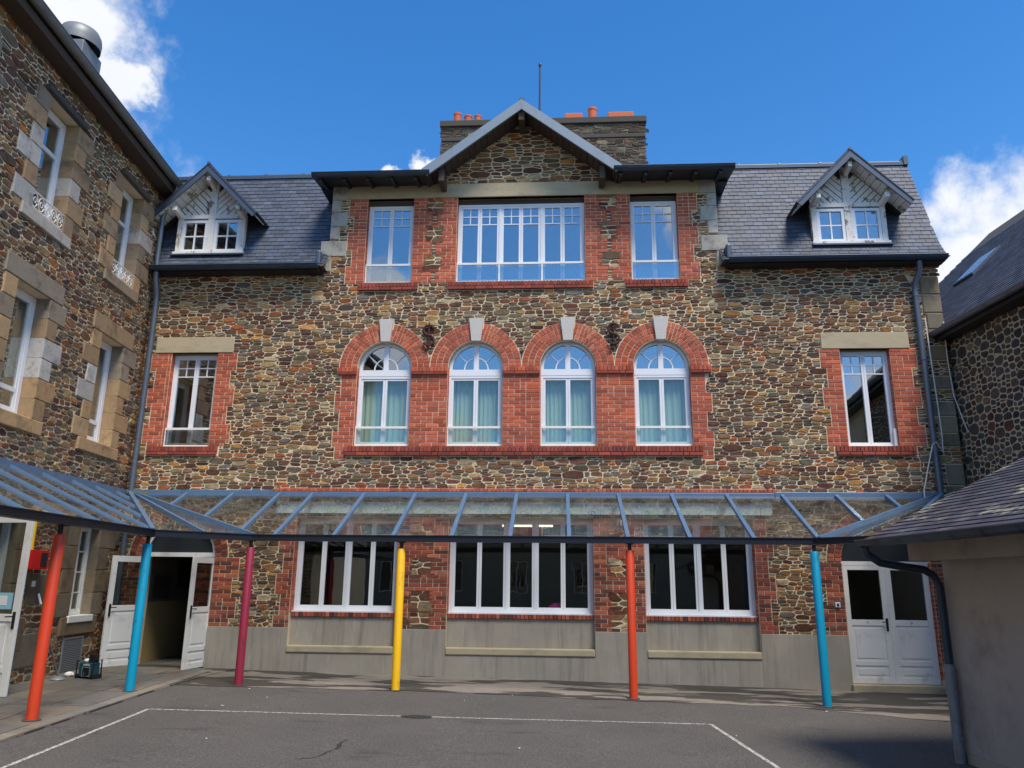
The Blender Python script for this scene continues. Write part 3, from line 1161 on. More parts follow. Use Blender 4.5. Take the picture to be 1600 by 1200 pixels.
# body behind: side walls, rear wall, cheeks of the bay
BACK = 8.0
WALL = wall.build('wall', 'mortar', MAIN)
rear = MB()
rear.box(XL, XL + 0.3, 0.4, BACK, -0.3, 7.9)
rear.add([(XR - 0.3, 0.4, -0.3), (XR, 0.4, -0.3), (XR - 0.75, BACK, -0.3), (XR - 1.05, BACK, -0.3), (XR - 0.3, 0.4, 7.9), (XR, 0.4, 7.9), (XR - 0.75, BACK, 7.9), (XR - 1.05, BACK, 7.9)],
         [(3, 2, 1, 0), (4, 5, 6, 7), (0, 1, 5, 4), (1, 2, 6, 5), (2, 3, 7, 6), (3, 0, 4, 7)])
rear.box(XL + 0.3, XR - 1.1, BACK - 0.3, BACK, -0.3, 9.9)
rear.box(-4.80, -4.5, 0.4, 2.2, 7.95, 9.9)
rear.box(2.98, 3.28, 0.4, 2.2, 7.95, 9.9)
rear.build('rear_wall', 'rear_render', MAIN)
# floors and partitions seen through the windows
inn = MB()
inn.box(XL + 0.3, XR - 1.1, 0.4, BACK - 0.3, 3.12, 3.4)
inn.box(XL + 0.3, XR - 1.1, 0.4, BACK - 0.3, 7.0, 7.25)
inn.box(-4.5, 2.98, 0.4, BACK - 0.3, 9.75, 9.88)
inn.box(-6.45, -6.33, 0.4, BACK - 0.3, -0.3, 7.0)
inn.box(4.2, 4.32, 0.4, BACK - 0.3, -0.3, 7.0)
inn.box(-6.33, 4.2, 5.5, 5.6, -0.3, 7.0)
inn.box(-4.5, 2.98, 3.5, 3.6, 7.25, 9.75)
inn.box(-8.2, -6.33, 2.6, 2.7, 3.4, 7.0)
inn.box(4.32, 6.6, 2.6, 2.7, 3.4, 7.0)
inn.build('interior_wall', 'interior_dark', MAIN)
fl = MB().box(-6.33, 4.2, 0.4, 5.5, -0.2, 0.1)
fl.box(4.32, 6.6, 0.4, 5.5, -0.25, -0.02)
fl.build('interior_floor', 'corridor_floor', MAIN)
# corridor behind the open door
co = MB().box(XL + 0.3, -6.45, 0.4, BACK - 0.3, -0.1, 0.11)
co.build('corridor_floor', 'corridor_floor', MAIN)
cw = MB().box(-8.25, -8.13, 0.4, BACK - 0.3, 0.11, 1.25)
cw.build('corridor_dado', 'corridor_yellow', MAIN)
cu = MB().box(-8.25, -8.14, 0.4, BACK - 0.3, 1.25, 3.12)
cu.build('corridor_wall', 'interior_wall', MAIN)
for (a, b_, c_, d_) in ((0.75, 1.4, 1.3, 1.75), (1.7, 2.5, 1.5, 2.05), (3.0, 3.7, 1.4, 1.95)):
    MB().box(-8.14, -8.10, a, b_, c_, d_).build('notice_board', 'corridor_board', MAIN)

# ---- brickwork
bricks, cover = [], []
teeth = lambda row: 0.0 if (row // 5) % 2 else 0.11
teeth2 = lambda row: 0.11 if (row // 5) % 2 else 0.0


def brick_run(*a, **k):
    p, c = lay(*a, **k)
    bricks.extend(p)
    cover.extend(c)
    return c


# arched windows
brick_run(-4.35, ARC[0] - RI, 4.25, 5.69, left=teeth2)
for a, b_ in zip(ARC[:-1], ARC[1:]):
    brick_run(a + RI, b_ - RI, 4.25, 5.69)
brick_run(ARC[3] + RI, 2.86, 4.25, 5.69, right=teeth2)
brick_run(-4.4, -4.16, 4.0, 4.25)
brick_run(2.72, 2.95, 4.0, 4.25)
for a, b_ in zip(ARC[:-1], ARC[1:]):
    brick_run(a + RI + 0.1, b_ - RI - 0.1, 3.985, 4.055)
cover.append((-4.4, 2.95, 4.05, 4.25))
bricks += soldier(-4.2, 2.75, 4.135, 4.25, palette=BRICKS_DARK, proud=0.045)
p, _ = lay(-4.19, 2.74, 4.06, 4.13, palette=BRICKS_DARK, proud=0.065)
bricks += p
piers = [(ARC[0] - RO - 0.04, ARC[0] - RI)] + [(a + RI, b_ - RI) for a, b_ in zip(ARC[:-1], ARC[1:])] + [(ARC[3] + RI, ARC[3] + RO + 0.04)]
for a, b_ in piers:
    bricks += soldier(a, b_, 5.755, SPR + 0.01, palette=BRICKS, proud=0.035)
    p, _ = lay(a, b_, 5.69, 5.752, palette=BRICKS_DARK, proud=0.055)
    bricks += p
    cover.append((a, b_, 5.69, SPR + 0.01))
for c in ARC:
    bricks += arch_bricks(c, SPR + 0.012, [RI, RI + (RO - RI) / 3, RI + 2 * (RO - RI) / 3, RO], gap=(math.pi / 2 - 0.14, math.pi / 2 + 0.14), proud=0.011)
# side windows
for (a, b_, l, r_, zt) in ((-7.92, -6.95, -8.22, -6.65, 6.19), (5.47, 6.42, 5.2, 6.8, 6.17)):
    brick_run(l, a, 4.25, zt, left=teeth)
    brick_run(b_, r_, 4.25, zt, right=teeth)
    bricks += soldier(l + 0.02, r_ - 0.1, 4.14, 4.25, palette=BRICKS_DARK, proud=0.04)
    p, _ = lay(l + 0.03, r_ - 0.11, 4.07, 4.137, palette=BRICKS_DARK, proud=0.06)
    bricks += p
    cover.append((l, r_ - 0.08, 4.065, 4.25))
# top floor
POCK = []
for xm, sgn in ((-2.58, 1), (1.06, 1)):
    for zt in (9.57, 8.92, 8.28):
        POCK.append((xm - 0.145, xm + 0.145, zt - 0.33, zt))
        POCK.append((xm - 0.035, xm + 0.035, zt - 0.62, zt - 0.36))
brick_run(-4.31, -4.03, 7.66, 9.58, left=teeth)
brick_run(-3.03, -2.11, 7.66, 9.58, holes=POCK)
brick_run(0.57, 1.50, 7.66, 9.58, holes=POCK)
brick_run(2.48, 2.77, 7.66, 9.58, right=teeth)
for a, b_ in ((-4.13, -2.88), (-2.26, 0.72), (1.37, 2.63)):
    bricks += soldier(a, b_, 7.565, 7.67, palette=BRICKS_DARK, proud=0.04)
    p, _ = lay(a, b_, 7.49, 7.56, palette=BRICKS_DARK, proud=0.06)
    bricks += p
    cover.append((a, b_, 7.485, 7.67))
# ground floor piers
POCK2 = []
for xm in (-2.59, 1.12):
    for zt in (2.72, 2.12, 1.5, 0.98 + 0.14):
        POCK2.append((xm - 0.17, xm + 0.17, zt - 0.3, zt))
brick_run(-6.58, -6.2, 0.84, 2.10, right=teeth, palette=BRICKS_MIXED)
brick_run(-5.24, -5.05, 0.84, 2.95, left=teeth2, palette=BRICKS_MIXED)
brick_run(-3.05, -2.09, 0.84, 2.95, holes=POCK2, palette=BRICKS_MIXED)
brick_run(0.64, 1.57, 0.84, 2.95, holes=POCK2, palette=BRICKS_MIXED)
brick_run(3.6, 3.82, 0.84, 2.95, right=teeth2, palette=BRICKS_MIXED)
brick_run(4.82, 5.13, 0.84, 2.10, left=teeth, palette=BRICKS_MIXED)
brick_run(-8.5, -8.02, 0.3, 2.10, palette=BRICKS_MIXED)
brick_run(6.70, 7.02, 0.1, 2.10, palette=BRICKS_MIXED)
reveal_later = [(6.70, 0.1, 2.1, 0.1, -1), (5.13, 0.1, 2.1, 0.1, 1), (-6.58, 0.9, 2.1, 0.1, -1)]
for c, r_ in ((-7.30, 0.72), (5.915, 0.785)):
    bricks += arch_bricks(c, 2.115, [r_, r_ + 0.125, r_ + 0.25], palette=BRICKS_MIXED, proud=0.02)
bricks += soldier(-5.5, 4.05, 3.36, 3.43, palette=BRICKS, proud=0.03)
cover.append((-5.5, 4.05, 3.35, 3.435))
for a, b_ in ((-5.05, -3.05), (-2.09, 0.64), (1.57, 3.6)):
    bricks += soldier(a + 0.005, b_ - 0.005, 1.035, 1.125, palette=BRICKS_MIXED, y=0.10, proud=0.03)
# brick reveals of the openings (turned into the wall)
rev = []


def reveal(x, z0, z1, depth, side):
    """bricks on the side face of an opening; side=+1: the face looks to +x"""
    n = max(1, round((z1 - z0) / COURSE))
    hh = (z1 - z0) / n
    for k in range(n):
        za, zb = z0 + k * hh + 0.005, z0 + (k + 1) * hh - 0.005
        cuts = [0.002, 0.105, depth] if k % 2 else [0.002, depth]
        for ya, yb in zip(cuts[:-1], cuts[1:]):
            xo, xi = x + side * 0.008, x - side * 0.004
            vs = [(xo, ya + 0.004, za), (xo, yb - 0.004, za), (xo, yb - 0.004, zb), (xo, ya + 0.004, zb), (xi, ya + 0.004, za), (xi, yb - 0.004, za), (xi, yb - 0.004, zb), (xi, ya + 0.004, zb)]
            fs = [(0, 1, 2, 3), (4, 7, 6, 5), (0, 3, 7, 4), (1, 5, 6, 2), (3, 2, 6, 7), (0, 4, 5, 1)]
            if side < 0:
                fs = [f[::-1] for f in fs]
            rev.append((vs, fs, pick(BRICKS, RB, 0.1), 0.0))


for (a, b_, z0, z1) in [(c - RI, c + RI, 4.25, SPR) for c in ARC] + OPEN_TOP + [(-7.92, -6.95, 4.25, 6.19), (5.47, 6.42, 4.25, 6.17)] + [(-5.05, -3.05, 1.12, 2.88), (-2.09, 0.64, 1.12, 2.88), (1.57, 3.6, 1.12, 2.88)]:
    dep = 0.2 if z1 < 3 else 0.13
    reveal(a, z0, z1, dep, 1)
    reveal(b_, z0, z1, dep, -1)
for rl_ in reveal_later:
    reveal(*rl_)
build_pieces(bricks + rev, 'brick', 'brick', WALL, 300, 'brick_infill')

# ---- lintels, band, keystones, quoins
for (a, b_, z0, z1) in ((-8.27, -6.64, 6.19, 6.52), (5.13, 6.80, 6.17, 6.50)):
    MB().box(a, b_, -0.022, 0.12, z0, z1).build('lintel', 'lintel_concrete', MAIN, bevel=0.008)
    cover.append((a, b_, z0, z1))
MB().box(-4.46, 2.94, -0.026, 0.12, 9.58, 9.895).build('lintel_band', 'lintel_concrete', MAIN, bevel=0.008)
for k, c in enumerate(ARC):
    MB().prism([(c - 0.095, 6.38), (c + 0.095, 6.38), (c + 0.145, 6.86), (c - 0.145, 6.86)], -0.06, 0.1).build('keystone', 'keystone_granite', MAIN, bevel=0.006)
    cover.append((c - 0.15, c + 0.15, 6.7, 6.86))
qb = []
QG = (172, 168, 156)
for sgn, xe in ((-1, -4.80), (1, 3.28)):
    z = 9.895
    k = 0
    while z > 8.66:
        h = 0.33 if k % 2 == 0 else 0.29
        w = 0.34 if k % 2 == 0 else 0.2
        h = min(h, z - 8.62)
        a, b_ = (xe, xe + w) if sgn < 0 else (xe - w, xe)
        qb.append((a, b_, z - h, z))
        z -= h
        k += 1
    a, b_ = (xe - 0.18, xe + 0.36) if sgn < 0 else (xe - 0.36, xe + 0.18)
    qb.append((a, b_, 8.27, 8.62))
    a, b_ = (xe - 0.15, xe + 0.06) if sgn < 0 else (xe - 0.06, xe + 0.15)
    qb.append((a, b_, 7.93, 8.27))
qpieces = []
for q in qb:
    sh_ = RB.uniform(-10, 8)
    cc = lin(*[x + sh_ for x in QG])
    qpieces.append(block_piece(q[0] + 0.003, q[1] - 0.003, q[2] + 0.003, q[3] - 0.003, cc, 0.03, 0.35))
    cover.append(q)
# rough quoins on the right-hand corner
z = 0.3
k = 0
while z < 7.8:
    h = RB.uniform(0.24, 0.4)
    if k % 2 == 0 or RB.random() < 0.4:
        w = RB.uniform(0.3, 0.42)
        cc = pick([((150, 138, 112), 3), ((128, 120, 100), 3), ((168, 162, 148), 2), ((138, 118, 88), 2)], RB)
        qpieces.append(block_piece(XR - w, XR + 0.012, z + 0.01, z + h - 0.01, cc, 0.025, 0.3, 0.014))
        cover.append((XR - w, XR + 0.1, z, z + h))
    z += h
    k += 1
build_pieces(qpieces, 'granite_block', 'granite', WALL)

# ---- plinth: grey render with recessed panels under the windows
pl = MB()
PX0, PX1 = -6.58, 5.13
cells = [(PX0, -5.05), (-3.05, -2.09), (0.64, 1.57), (3.6, PX1)]
for a, b_ in cells:
    pl.box(a, b_, -0.035, 0.0, -0.25, 0.84)
for a, b_ in ((-5.05, -3.05), (-2.09, 0.64), (1.57, 3.6)):
    pl.box(a, b_, -0.035, 0.0, -0.25, 0.40)
pl.build('plinth', 'cement', MAIN, bevel=0.006)
for a, b_ in ((-5.05, -3.05), (-2.09, 0.64), (1.57, 3.6)):
    MB().box(a, b_, 0.105, 0.3, 0.4, 1.035).build('apron_panel', 'cement', MAIN)
    lg = MB()
    lg.prism([(a + 0.004, 0.402), (b_ - 0.004, 0.402), (b_ - 0.004, 0.53), (a + 0.004, 0.53)], -0.055, 0.104)
    lg.build('ledge', 'lintel_concrete', MAIN, bevel=0.02)
cover += [(PX0, PX1, -0.3, 0.84)]

# ---- rubble stones
rects = cover + [tuple(h) for h in OPEN + OPEN_TOP] + [(-4.46, 2.94, 9.58, 9.9)]
rects += [(-8.3, -6.3, 2.1, 2.11), ]
circ = [(c, SPR + 0.012, RO + 0.006) for c in ARC] + [(-7.30, 2.115, 0.98), (5.915, 2.115, 1.045)]
stones = rubble(XL, XR, -0.1, 7.95, (0.075, 0.37), (0.04, 0.125), 21, STONES, rects, circ)
stones += rubble(-4.78, 3.26, 7.95, 9.6, (0.08, 0.34), (0.04, 0.125), 22, STONES, rects + [(-4.46, 2.9, 9.56, 10)])
sl = (GZA - 9.9) / 1.95
nn = math.hypot(sl, 1)
stones += rubble(GX - 1.95, GX + 1.95, 9.9, 11.45, (0.1, 0.45), (0.04, 0.135), 23, STONES, [],
                 planes=[(-sl / nn, 1 / nn, (GZA - 0.02 - sl * GX) / nn), (sl / nn, 1 / nn, (GZA - 0.02 + sl * GX) / nn)])
for (a, b_, c_, d_) in POCK + POCK2:
    if b_ - a < 0.1:
        stones += rubble(a, b_, c_, d_, (0.06, 0.08), (0.05, 0.12), int(a * 100 + c_ * 37) + 900, STONES, warp=0.0, joint=0.011, proud=(0.004, 0.01))
    else:
        stones += rubble(a, b_, c_, d_, (0.1, 0.3), (0.07, 0.17), int(a * 100 + c_ * 37) + 900, STONES, warp=0.003, joint=0.012, proud=(0.004, 0.012))
build_pieces(stones, 'stone', 'stone', WALL, 300, 'stone_infill')

# ---- windows of the main building
for k, (a, b_) in enumerate(((-5.05, -3.05), (-2.09, 0.64), (1.57, 3.6))):
    window(MAIN, a + 0.01, b_ - 0.01, 1.14, 2.87, 0.2, [(2, 2), (2, 1, 2), (2, 2)][k], glassmat='ground_glass', fr=0.06, thick_mull=0.04,
           label=['four-light white ground floor window beside the open doorway', 'five-light white ground floor window in the middle', 'four-light white ground floor window near the closed doors'][k])
    MB().box(a + 0.01, b_ - 0.01, 0.09, 0.2, 1.12, 1.145).build('window_sill', 'white_pvc', MAIN)
window(MAIN, -7.92, -6.95, 4.25, 6.17, 0.13, (2,), grid=0.36, guard=0.37)
wr_ = window(MAIN, 5.47, 6.42, 4.25, 6.15, 0.13, (2,), grid=0.36)
MB().box(6.36, 6.41, 0.06, 0.1, 4.27, 4.6).build('guard_stub', 'white_paint', wr_)
for k, (a, b_) in enumerate(TOPW):
    window(MAIN, a + 0.01, b_ - 0.01, 7.68, 9.47 if k else 9.47, 0.13, [(2,), (2, 2, 2), (2,)][k], grid=0.36, guard=0.42, thick_mull=0.05)
    MB().box(a, b_, 0.125, 0.22, 9.47, 9.58).build('window_head', 'dark_wood', MAIN)
for k, c in enumerate(ARC):
    x0, x1, y = c - RI + 0.008, c + RI - 0.008, 0.13
    w = window(MAIN, x0, x1, 4.27, 5.70, y, (2,), guard=0.37, glassmat='curtained_glass')
    zt = 5.70
    tr = MB().box(x0, x1, y - 0.005, y + 0.07, zt, zt + 0.13)
    zc = zt + 0.13
    ra_ = RI - 0.008
    dz = SPR - zc
    arcf = MB()
    arcf.arc_band(c, SPR, ra_ - 0.06, ra_, 0, math.pi, 24, y, y + 0.07)
    if dz > 0:
        arcf.box(x0, x0 + 0.06, y, y + 0.07, zc, SPR)
        arcf.box(x1 - 0.06, x1, y, y + 0.07, zc, SPR)
    arcf.box(c - 0.05, c + 0.05, y - 0.003, y + 0.068, zc, SPR + ra_ - 0.05)
    arcf.build('arch_frame', 'white_pvc', w)
    tr.build('transom', 'white_pvc', w)
    fb = MB()
    fb.arc_band(c, zc + 0.01, 0.225, 0.25, 0, math.pi, 16, y + 0.02, y + 0.035)
    for a in (R(38), R(142)):
        p0 = (c + 0.25 * math.cos(a), y + 0.028, zc + 0.01 + 0.25 * math.sin(a))
        p1 = (c + 0.49 * math.cos(a), y + 0.028, zc + 0.03 + 0.49 * math.sin(a))
        fb.bar(p0, p1, 0.014, 0.024, (0, 1, 0))
    fb.build('glazing_bar', 'white_pvc', w)
    n = 20
    poly = [(c + (ra_ - 0.05) * math.cos(math.pi * i / n), SPR + (ra_ - 0.05) * math.sin(math.pi * i / n)) for i in range(n + 1)]
    poly += [(c - ra_ + 0.05, zc), (c + ra_ - 0.05, zc)]
    MB().prism(poly, y + 0.037, y + 0.045).build('fan_pane', 'window_glass', w)

# ---- doors
tm = MB()
tm.box(-8.02, -6.58, 0.06, 0.14, 2.11, 2.19)
tm.build('door_transom', 'white_paint', MAIN)
arcw = MB()
arcw.arc_band(-7.30, 2.115, 0.655, 0.715, 0, math.pi, 24, 0.05, 0.13)
arcw.build('door_arch_trim', 'white_paint', MAIN)
for c, r_ in ((-7.30, 0.66), (5.915, 0.785)):
    n = 24
    poly = [(c + r_ * math.cos(math.pi * i / n), (2.19 if c < 0 else 2.13) + r_ * 0.96 * math.sin(math.pi * i / n)) for i in range(n + 1)]
    MB().prism(poly, 0.09, 0.13).build('fanlight_panel', 'anthracite', MAIN)


def door_leaf(name, parent, w, h, mat='white_paint', lock=1, glass_from=0.52, label=None, glassmat='ground_glass', y_handle=-1):
    """leaf standing in x 0..w, z 0..h, thickness centred on y=0; made at the origin"""
    d = MB()
    st = 0.1
    T = 0.022
    zg = h * glass_from
    d.box(0, st, -T, T, 0, h)
    d.box(w - st, w, -T, T, 0, h)
    d.box(st, w - st, -T, T, h - 0.11, h)
    d.box(st, w - st, -T, T, zg - 0.05, zg + 0.05)
    d.box(st, w - st, -T, T, 0, 0.1)
    d.box(st, w - st, -T, T, 0.3, 0.38)
    leaf = d.build(name, mat, parent, bevel=0.004)
    if label:
        leaf['label'] = label
    MB().box(st + 0.001, w - st - 0.001, -0.004, 0.004, zg + 0.051, h - 0.111).build('pane', glassmat, leaf)
    pn = MB()
    for a, b_ in ((0.1, 0.3), (0.38, zg - 0.05)):
        pn.box(st + 0.001, w - st - 0.001, -0.01, 0.01, a + 0.001, b_ - 0.001)
        pn.box(st + 0.05, w - st - 0.05, -0.018, 0.018, a + 0.05, b_ - 0.05)
    pn.build('panel', mat, leaf)
    if not lock:
        return leaf
    hx = w - 0.05 if lock > 0 else 0.05
    hd = MB()
    for sy in (-1, 1):
        hd.box(hx - 0.02, hx + 0.02, min(sy * T, sy * (T + 0.012)), max(sy * T, sy * (T + 0.012)), zg - 0.14, zg + 0.08)
        hd.tube([(hx, sy * (T + 0.01), zg + 0.02), (hx, sy * (T + 0.05), zg + 0.02), (hx - lock * 0.1, sy * (T + 0.05), zg + 0.015)], 0.009, 8)
    hd.build('handle', 'black_paint', leaf)
    return leaf


def place(o, loc, rz):
    o.location = loc
    o.rotation_euler = (0, 0, rz)


# right-hand closed pair
RLEAVES = []
zr = gz(6) + 0.125
for k, (a, b_) in enumerate(((5.15, 5.915), (5.917, 6.685))):
    lf = door_leaf('door', MAIN, b_ - a, 2.06, glass_from=0.5, lock=1 if k == 0 else 0, label='closed white half-glazed leaf of the right-hand double door')
    place(lf, (a, 0.11, zr), 0)
    RLEAVES.append(lf)
fm = MB().box(5.13, 6.70, 0.085, 0.2, 2.06, 2.13)
fm.build('door_frame', 'white_paint', MAIN)
MB().box(5.1, 6.75, -0.12, 0.3, -0.2, zr - 0.005).build('door_step', 'lintel_concrete', MAIN, bevel=0.01)
# left-hand open pair, hinged on the jambs and swung out
hin = Vector((-8.0, 0.10, 0.135))
fre = Vector((-8.27, -0.56, 0))
ang = math.atan2(fre.y - hin.y, fre.x - hin.x)
lf = door_leaf('door', MAIN, 0.71, 1.97, lock=1, label='open white half-glazed leaf folded back to the left')
place(lf, hin, ang)
hin = Vector((-6.60, 0.10, 0.125))
fre = Vector((-6.72, -0.6, 0))
ang = math.atan2(fre.y - hin.y, fre.x - hin.x)
lf = door_leaf('door', MAIN, 0.70, 1.97, lock=1, label='open white half-glazed leaf standing out from the right jamb')
place(lf, hin, ang)

# ---- roof: slated lower slopes with a flared foot, left and right of the bay
PROF = [(-0.33, 7.93), (-0.16, 8.09), (-0.01, 8.33), (0.12, 8.62), (0.93, 10.68)]
plen = [0]
for (a, b_), (c_, d_) in zip(PROF[:-1], PROF[1:]):
    plen.append(plen[-1] + math.hypot(c_ - a, d_ - b_))


def on_slope(t_):
    for i in range(len(PROF) - 1):
        if t_ <= plen[i + 1] or i == len(PROF) - 2:
            k = (t_ - plen[i]) / (plen[i + 1] - plen[i])
            (a, b_), (c_, d_) = PROF[i], PROF[i + 1]
            ln = plen[i + 1] - plen[i]
            return Vector((0, a + (c_ - a) * k, b_ + (d_ - b_) * k)), Vector((0, -(d_ - b_) / ln, (c_ - a) / ln))


roof = MB()
for (a, b_) in ((-8.9, -4.80), (3.28, 7.62)):
    for (y0, z0), (y1, z1) in zip(PROF[:-1], PROF[1:]):
        roof.add([(a, y0, z0), (b_, y0, z0), (b_, y1, z1), (a, y1, z1)], [(0, 1, 2, 3)])
    roof.add([(a, 0.93, 10.68), (b_, 0.93, 10.68), (b_, 4.4, 11.6), (a, 4.4, 11.6)], [(0, 1, 2, 3)])
    roof.add([(a, 4.4, 11.6), (b_, 4.4, 11.6), (b_, BACK + 0.3, 9.9), (a, BACK + 0.3, 9.9)], [(0, 1, 2, 3)])
    roof.add([(a, -0.33, 7.93), (b_, -0.33, 7.93), (b_, 0.0, 7.93), (a, 0.0, 7.93)], [(3, 2, 1, 0)])
# the verge on the right-hand end
poly = [(7.62, y, z) for y, z in PROF] + [(7.62, 4.4, 11.6), (7.62, BACK + 0.3, 9.9), (7.62, 0.0, 7.9)]
roof.add(poly, [tuple(range(len(poly)))])
roof.add([(-4.80, 0.0, 9.9), (3.28, 0.0, 9.9), (3.28, 4.4, 11.65), (-4.80, 4.4, 11.65)], [(0, 1, 2, 3)])
roof.add([(-4.80, 4.4, 11.65), (3.28, 4.4, 11.65), (3.28, BACK + 0.3, 9.9), (-4.80, BACK + 0.3, 9.9)], [(0, 1, 2, 3)])
ROOF = roof.build('roof', 'slab_dark', MAIN)
SLATES = [((64, 74, 90), 6), ((69, 79, 95), 6), ((60, 70, 86), 5), ((78, 87, 101), 1), ((56, 65, 80), 2)]
rs_ = random.Random(9)
slates = []


def slate_quad(p0, p1, up_v, nrm, length, col, lift=0.010, th=0.007):
    """a slate: lower edge p0-p1, running up_v*length, lying on nrm"""
    a, b_ = p0 + nrm * (lift + th), p1 + nrm * (lift + th)
    c_, d_ = p1 + up_v * length + nrm * 0.004, p0 + up_v * length + nrm * 0.004
    e, f = p0 + nrm * lift * 0.4, p1 + nrm * lift * 0.4
    vs = [a, b_, c_, d_, e, f]
    fs = [(0, 1, 2, 3), (4, 5, 1, 0), (5, 2, 1), (0, 3, 4)]
    return [tuple(v_) for v_ in vs], fs, col, (p1 - p0).length * length


EXPO = 0.118
for (a, b_) in ((-8.86, -4.83), (3.31, 7.64)):
    row = 0
    t_ = -0.02
    while t_ < plen[-1] - 0.05:
        p, nr = on_slope(max(t_, 0))
        q, _ = on_slope(min(t_ + EXPO * 1.25, plen[-1]))
        uv = (q - p).normalized()
        nr = Vector((0, -uv.z, uv.y))
        x = a + (-0.095 if row % 2 else 0)
        while x < b_:
            w = 0.19 + rs_.uniform(-0.006, 0.006)
            x0, x1 = max(x, a), min(x + w - 0.008, b_)
            if x1 - x0 > 0.03:
                jz = uv * rs_.uniform(-0.006, 0.006)
                slates.append(slate_quad(Vector((x0, p.y, p.z)) + jz, Vector((x1, p.y, p.z)) + jz, uv, nr, min(EXPO * 1.3, plen[-1] - t_), pick(SLATES, rs_, 0.1), 0.010 + rs_.uniform(0, 0.004)))
            x += w
        t_ += EXPO
        row += 1
build_pieces(slates, 'slate', 'slate', ROOF, 300, 'slate_infill')
# ridge rolls
for (a, b_) in ((-8.9, -5.3), (3.6, 7.64)):
    rg = MB()
    rg.tube([(a, 0.95, 10.71), (b_, 0.95, 10.71)], 0.05, 10)
    rg.box(a, b_, 0.86, 1.1, 10.62, 10.695)
    x = a + 0.4
    while x < b_:
        rg.tube([(x, 0.95, 10.71), (x + 0.05, 0.95, 10.71)], 0.068, 10)
        x += 0.88
    if b_ > 0:
        rg.box(7.56, 7.655, 0.84, 1.12, 10.62, 10.83)
    rg.build('ridge_cap', 'zinc', MAIN, smooth=True)


def half_gutter(mb, a, b_, r=0.075, n=8, brackets=0.6):
    """half-round gutter from a to b (outer skin and inner skin)"""
    a, b_ = Vector(a), Vector(b_)
    d = (b_ - a).normalized()
    s_ = d.cross(Vector((0, 0, 1))).normalized()
    for rad, flip in ((r, False), (r - 0.008, True)):
        vs, fs = [], []
        for p in (a, b_):
            for i in range(n + 1):
                an = math.pi + math.pi * i / n
                vs.append(p + s_ * math.cos(an) * rad + Vector((0, 0, math.sin(an) * rad)))
        for i in range(n):
            f = (i, i + 1, i + n + 2, i + n + 1)
            fs.append(f[::-1] if flip else f)
        mb.add(vs, fs)
    mb.tube([a + s_ * r + Vector((0, 0, 0.004)), b_ + s_ * r + Vector((0, 0, 0.004))], 0.012, 6)
    mb.tube([a - s_ * r + Vector((0, 0, 0.004)), b_ - s_ * r + Vector((0, 0, 0.004))], 0.012, 6)
    for p, sg in ((a, 1), (b_, -1)):
        vs = [p + d * sg * 0.002]
        vs += [p + d * sg * 0.002 + s_ * math.cos(math.pi + math.pi * i / n) * r + Vector((0, 0, math.sin(math.pi + math.pi * i / n) * r)) for i in range(n + 1)]
        mb.add(vs, [(0, i, i + 1) for i in range(1, n + 1)])
    L = (b_ - a).length
    k = 1
    while k * brackets < L:
        p = a + d * k * brackets
        vs, fs = [], []
        for o_ in (-0.012, 0.012):
            for i in range(n + 1):
                an = math.pi + math.pi * i / n
                vs.append(p + d * o_ + s_ * math.cos(an) * (r + 0.006) + Vector((0, 0, math.sin(an) * (r + 0.006))))
        for i in range(n):
            fs.append((i, i + 1, i + n + 2, i + n + 1))
        mb.add(vs, fs)
        k += 1
    return mb


for (a, b_) in ((-8.42, -4.9), (3.38, 7.56)):
    half_gutter(MB(), (a, -0.36, 7.945), (b_, -0.36, 7.945), 0.08).build('gutter', 'gutter_zinc', MAIN, smooth=True)
    MB().box(a, b_, -0.3, 0.0, 7.86, 7.925).build('eave_soffit', 'black_paint', MAIN)
# lead saddles where the kneelers meet the gutter
for x in (-4.93, 3.41):
    MB().box(x - 0.05, x + 0.05, -0.3, 0.1, 7.98, 8.3).build('flashing', 'zinc', MAIN, bevel=0.03)

# ---- flat eaves left and right of the gable, gable roof
for (a, b_) in ((-5.08, -2.62), (1.14, 3.56)):
    half_gutter(MB(), (a, -0.6, 9.86), (b_, -0.6, 9.86), 0.075).build('gutter', 'gutter_zinc', MAIN, smooth=True)
    ev = MB()
    ev.add([(a, -0.56, 9.87), (b_, -0.56, 9.87), (b_, 0.3, 10.1), (a, 0.3, 10.1), (a, -0.56, 9.80), (b_, -0.56, 9.80), (b_, 0.3, 9.905), (a, 0.3, 9.905)],
           [(0, 1, 2, 3), (7, 6, 5, 4), (0, 4, 5, 1), (1, 5, 6, 2), (3, 7, 4, 0), (2, 6, 7, 3)])
    ev.build('eave_board', 'black_paint', MAIN)
    x = a + 0.15
    while x < b_ - 0.05:
        MB().bar((x, -0.52, 9.77), (x, 0.0, 9.86), 0.07, 0.07).build('rafter_end', 'black_paint', MAIN)
        x += 0.5
ev = MB()
for (a, b_, c_, d_) in ((-5.06, -4.82, -0.54, 1.2), (3.3, 3.54, -0.54, 1.2)):
    ev.box(a, b_, 0.0, 1.2, 9.82, 9.9)
ev.build('side_eave', 'black_paint', MAIN)
HW = 1.99
AP = 11.41
FT = 9.88
gr = MB()
for sg in (-1, 1):
    x0, x1 = GX, GX + sg * HW
    q = [(x0, -0.62, AP), (x1, -0.62, FT), (x1, 4.4, FT), (x0, 4.4, AP)]
    gr.sheet(q if sg < 0 else q[::-1], 0.06)
    qq = [(x0, -0.60, AP - 0.10), (x1, -0.60, FT - 0.10), (x1, 0.0, FT - 0.10), (x0, 0.0, AP - 0.10)]
gr.build('gable_roof', 'slab_dark', MAIN)
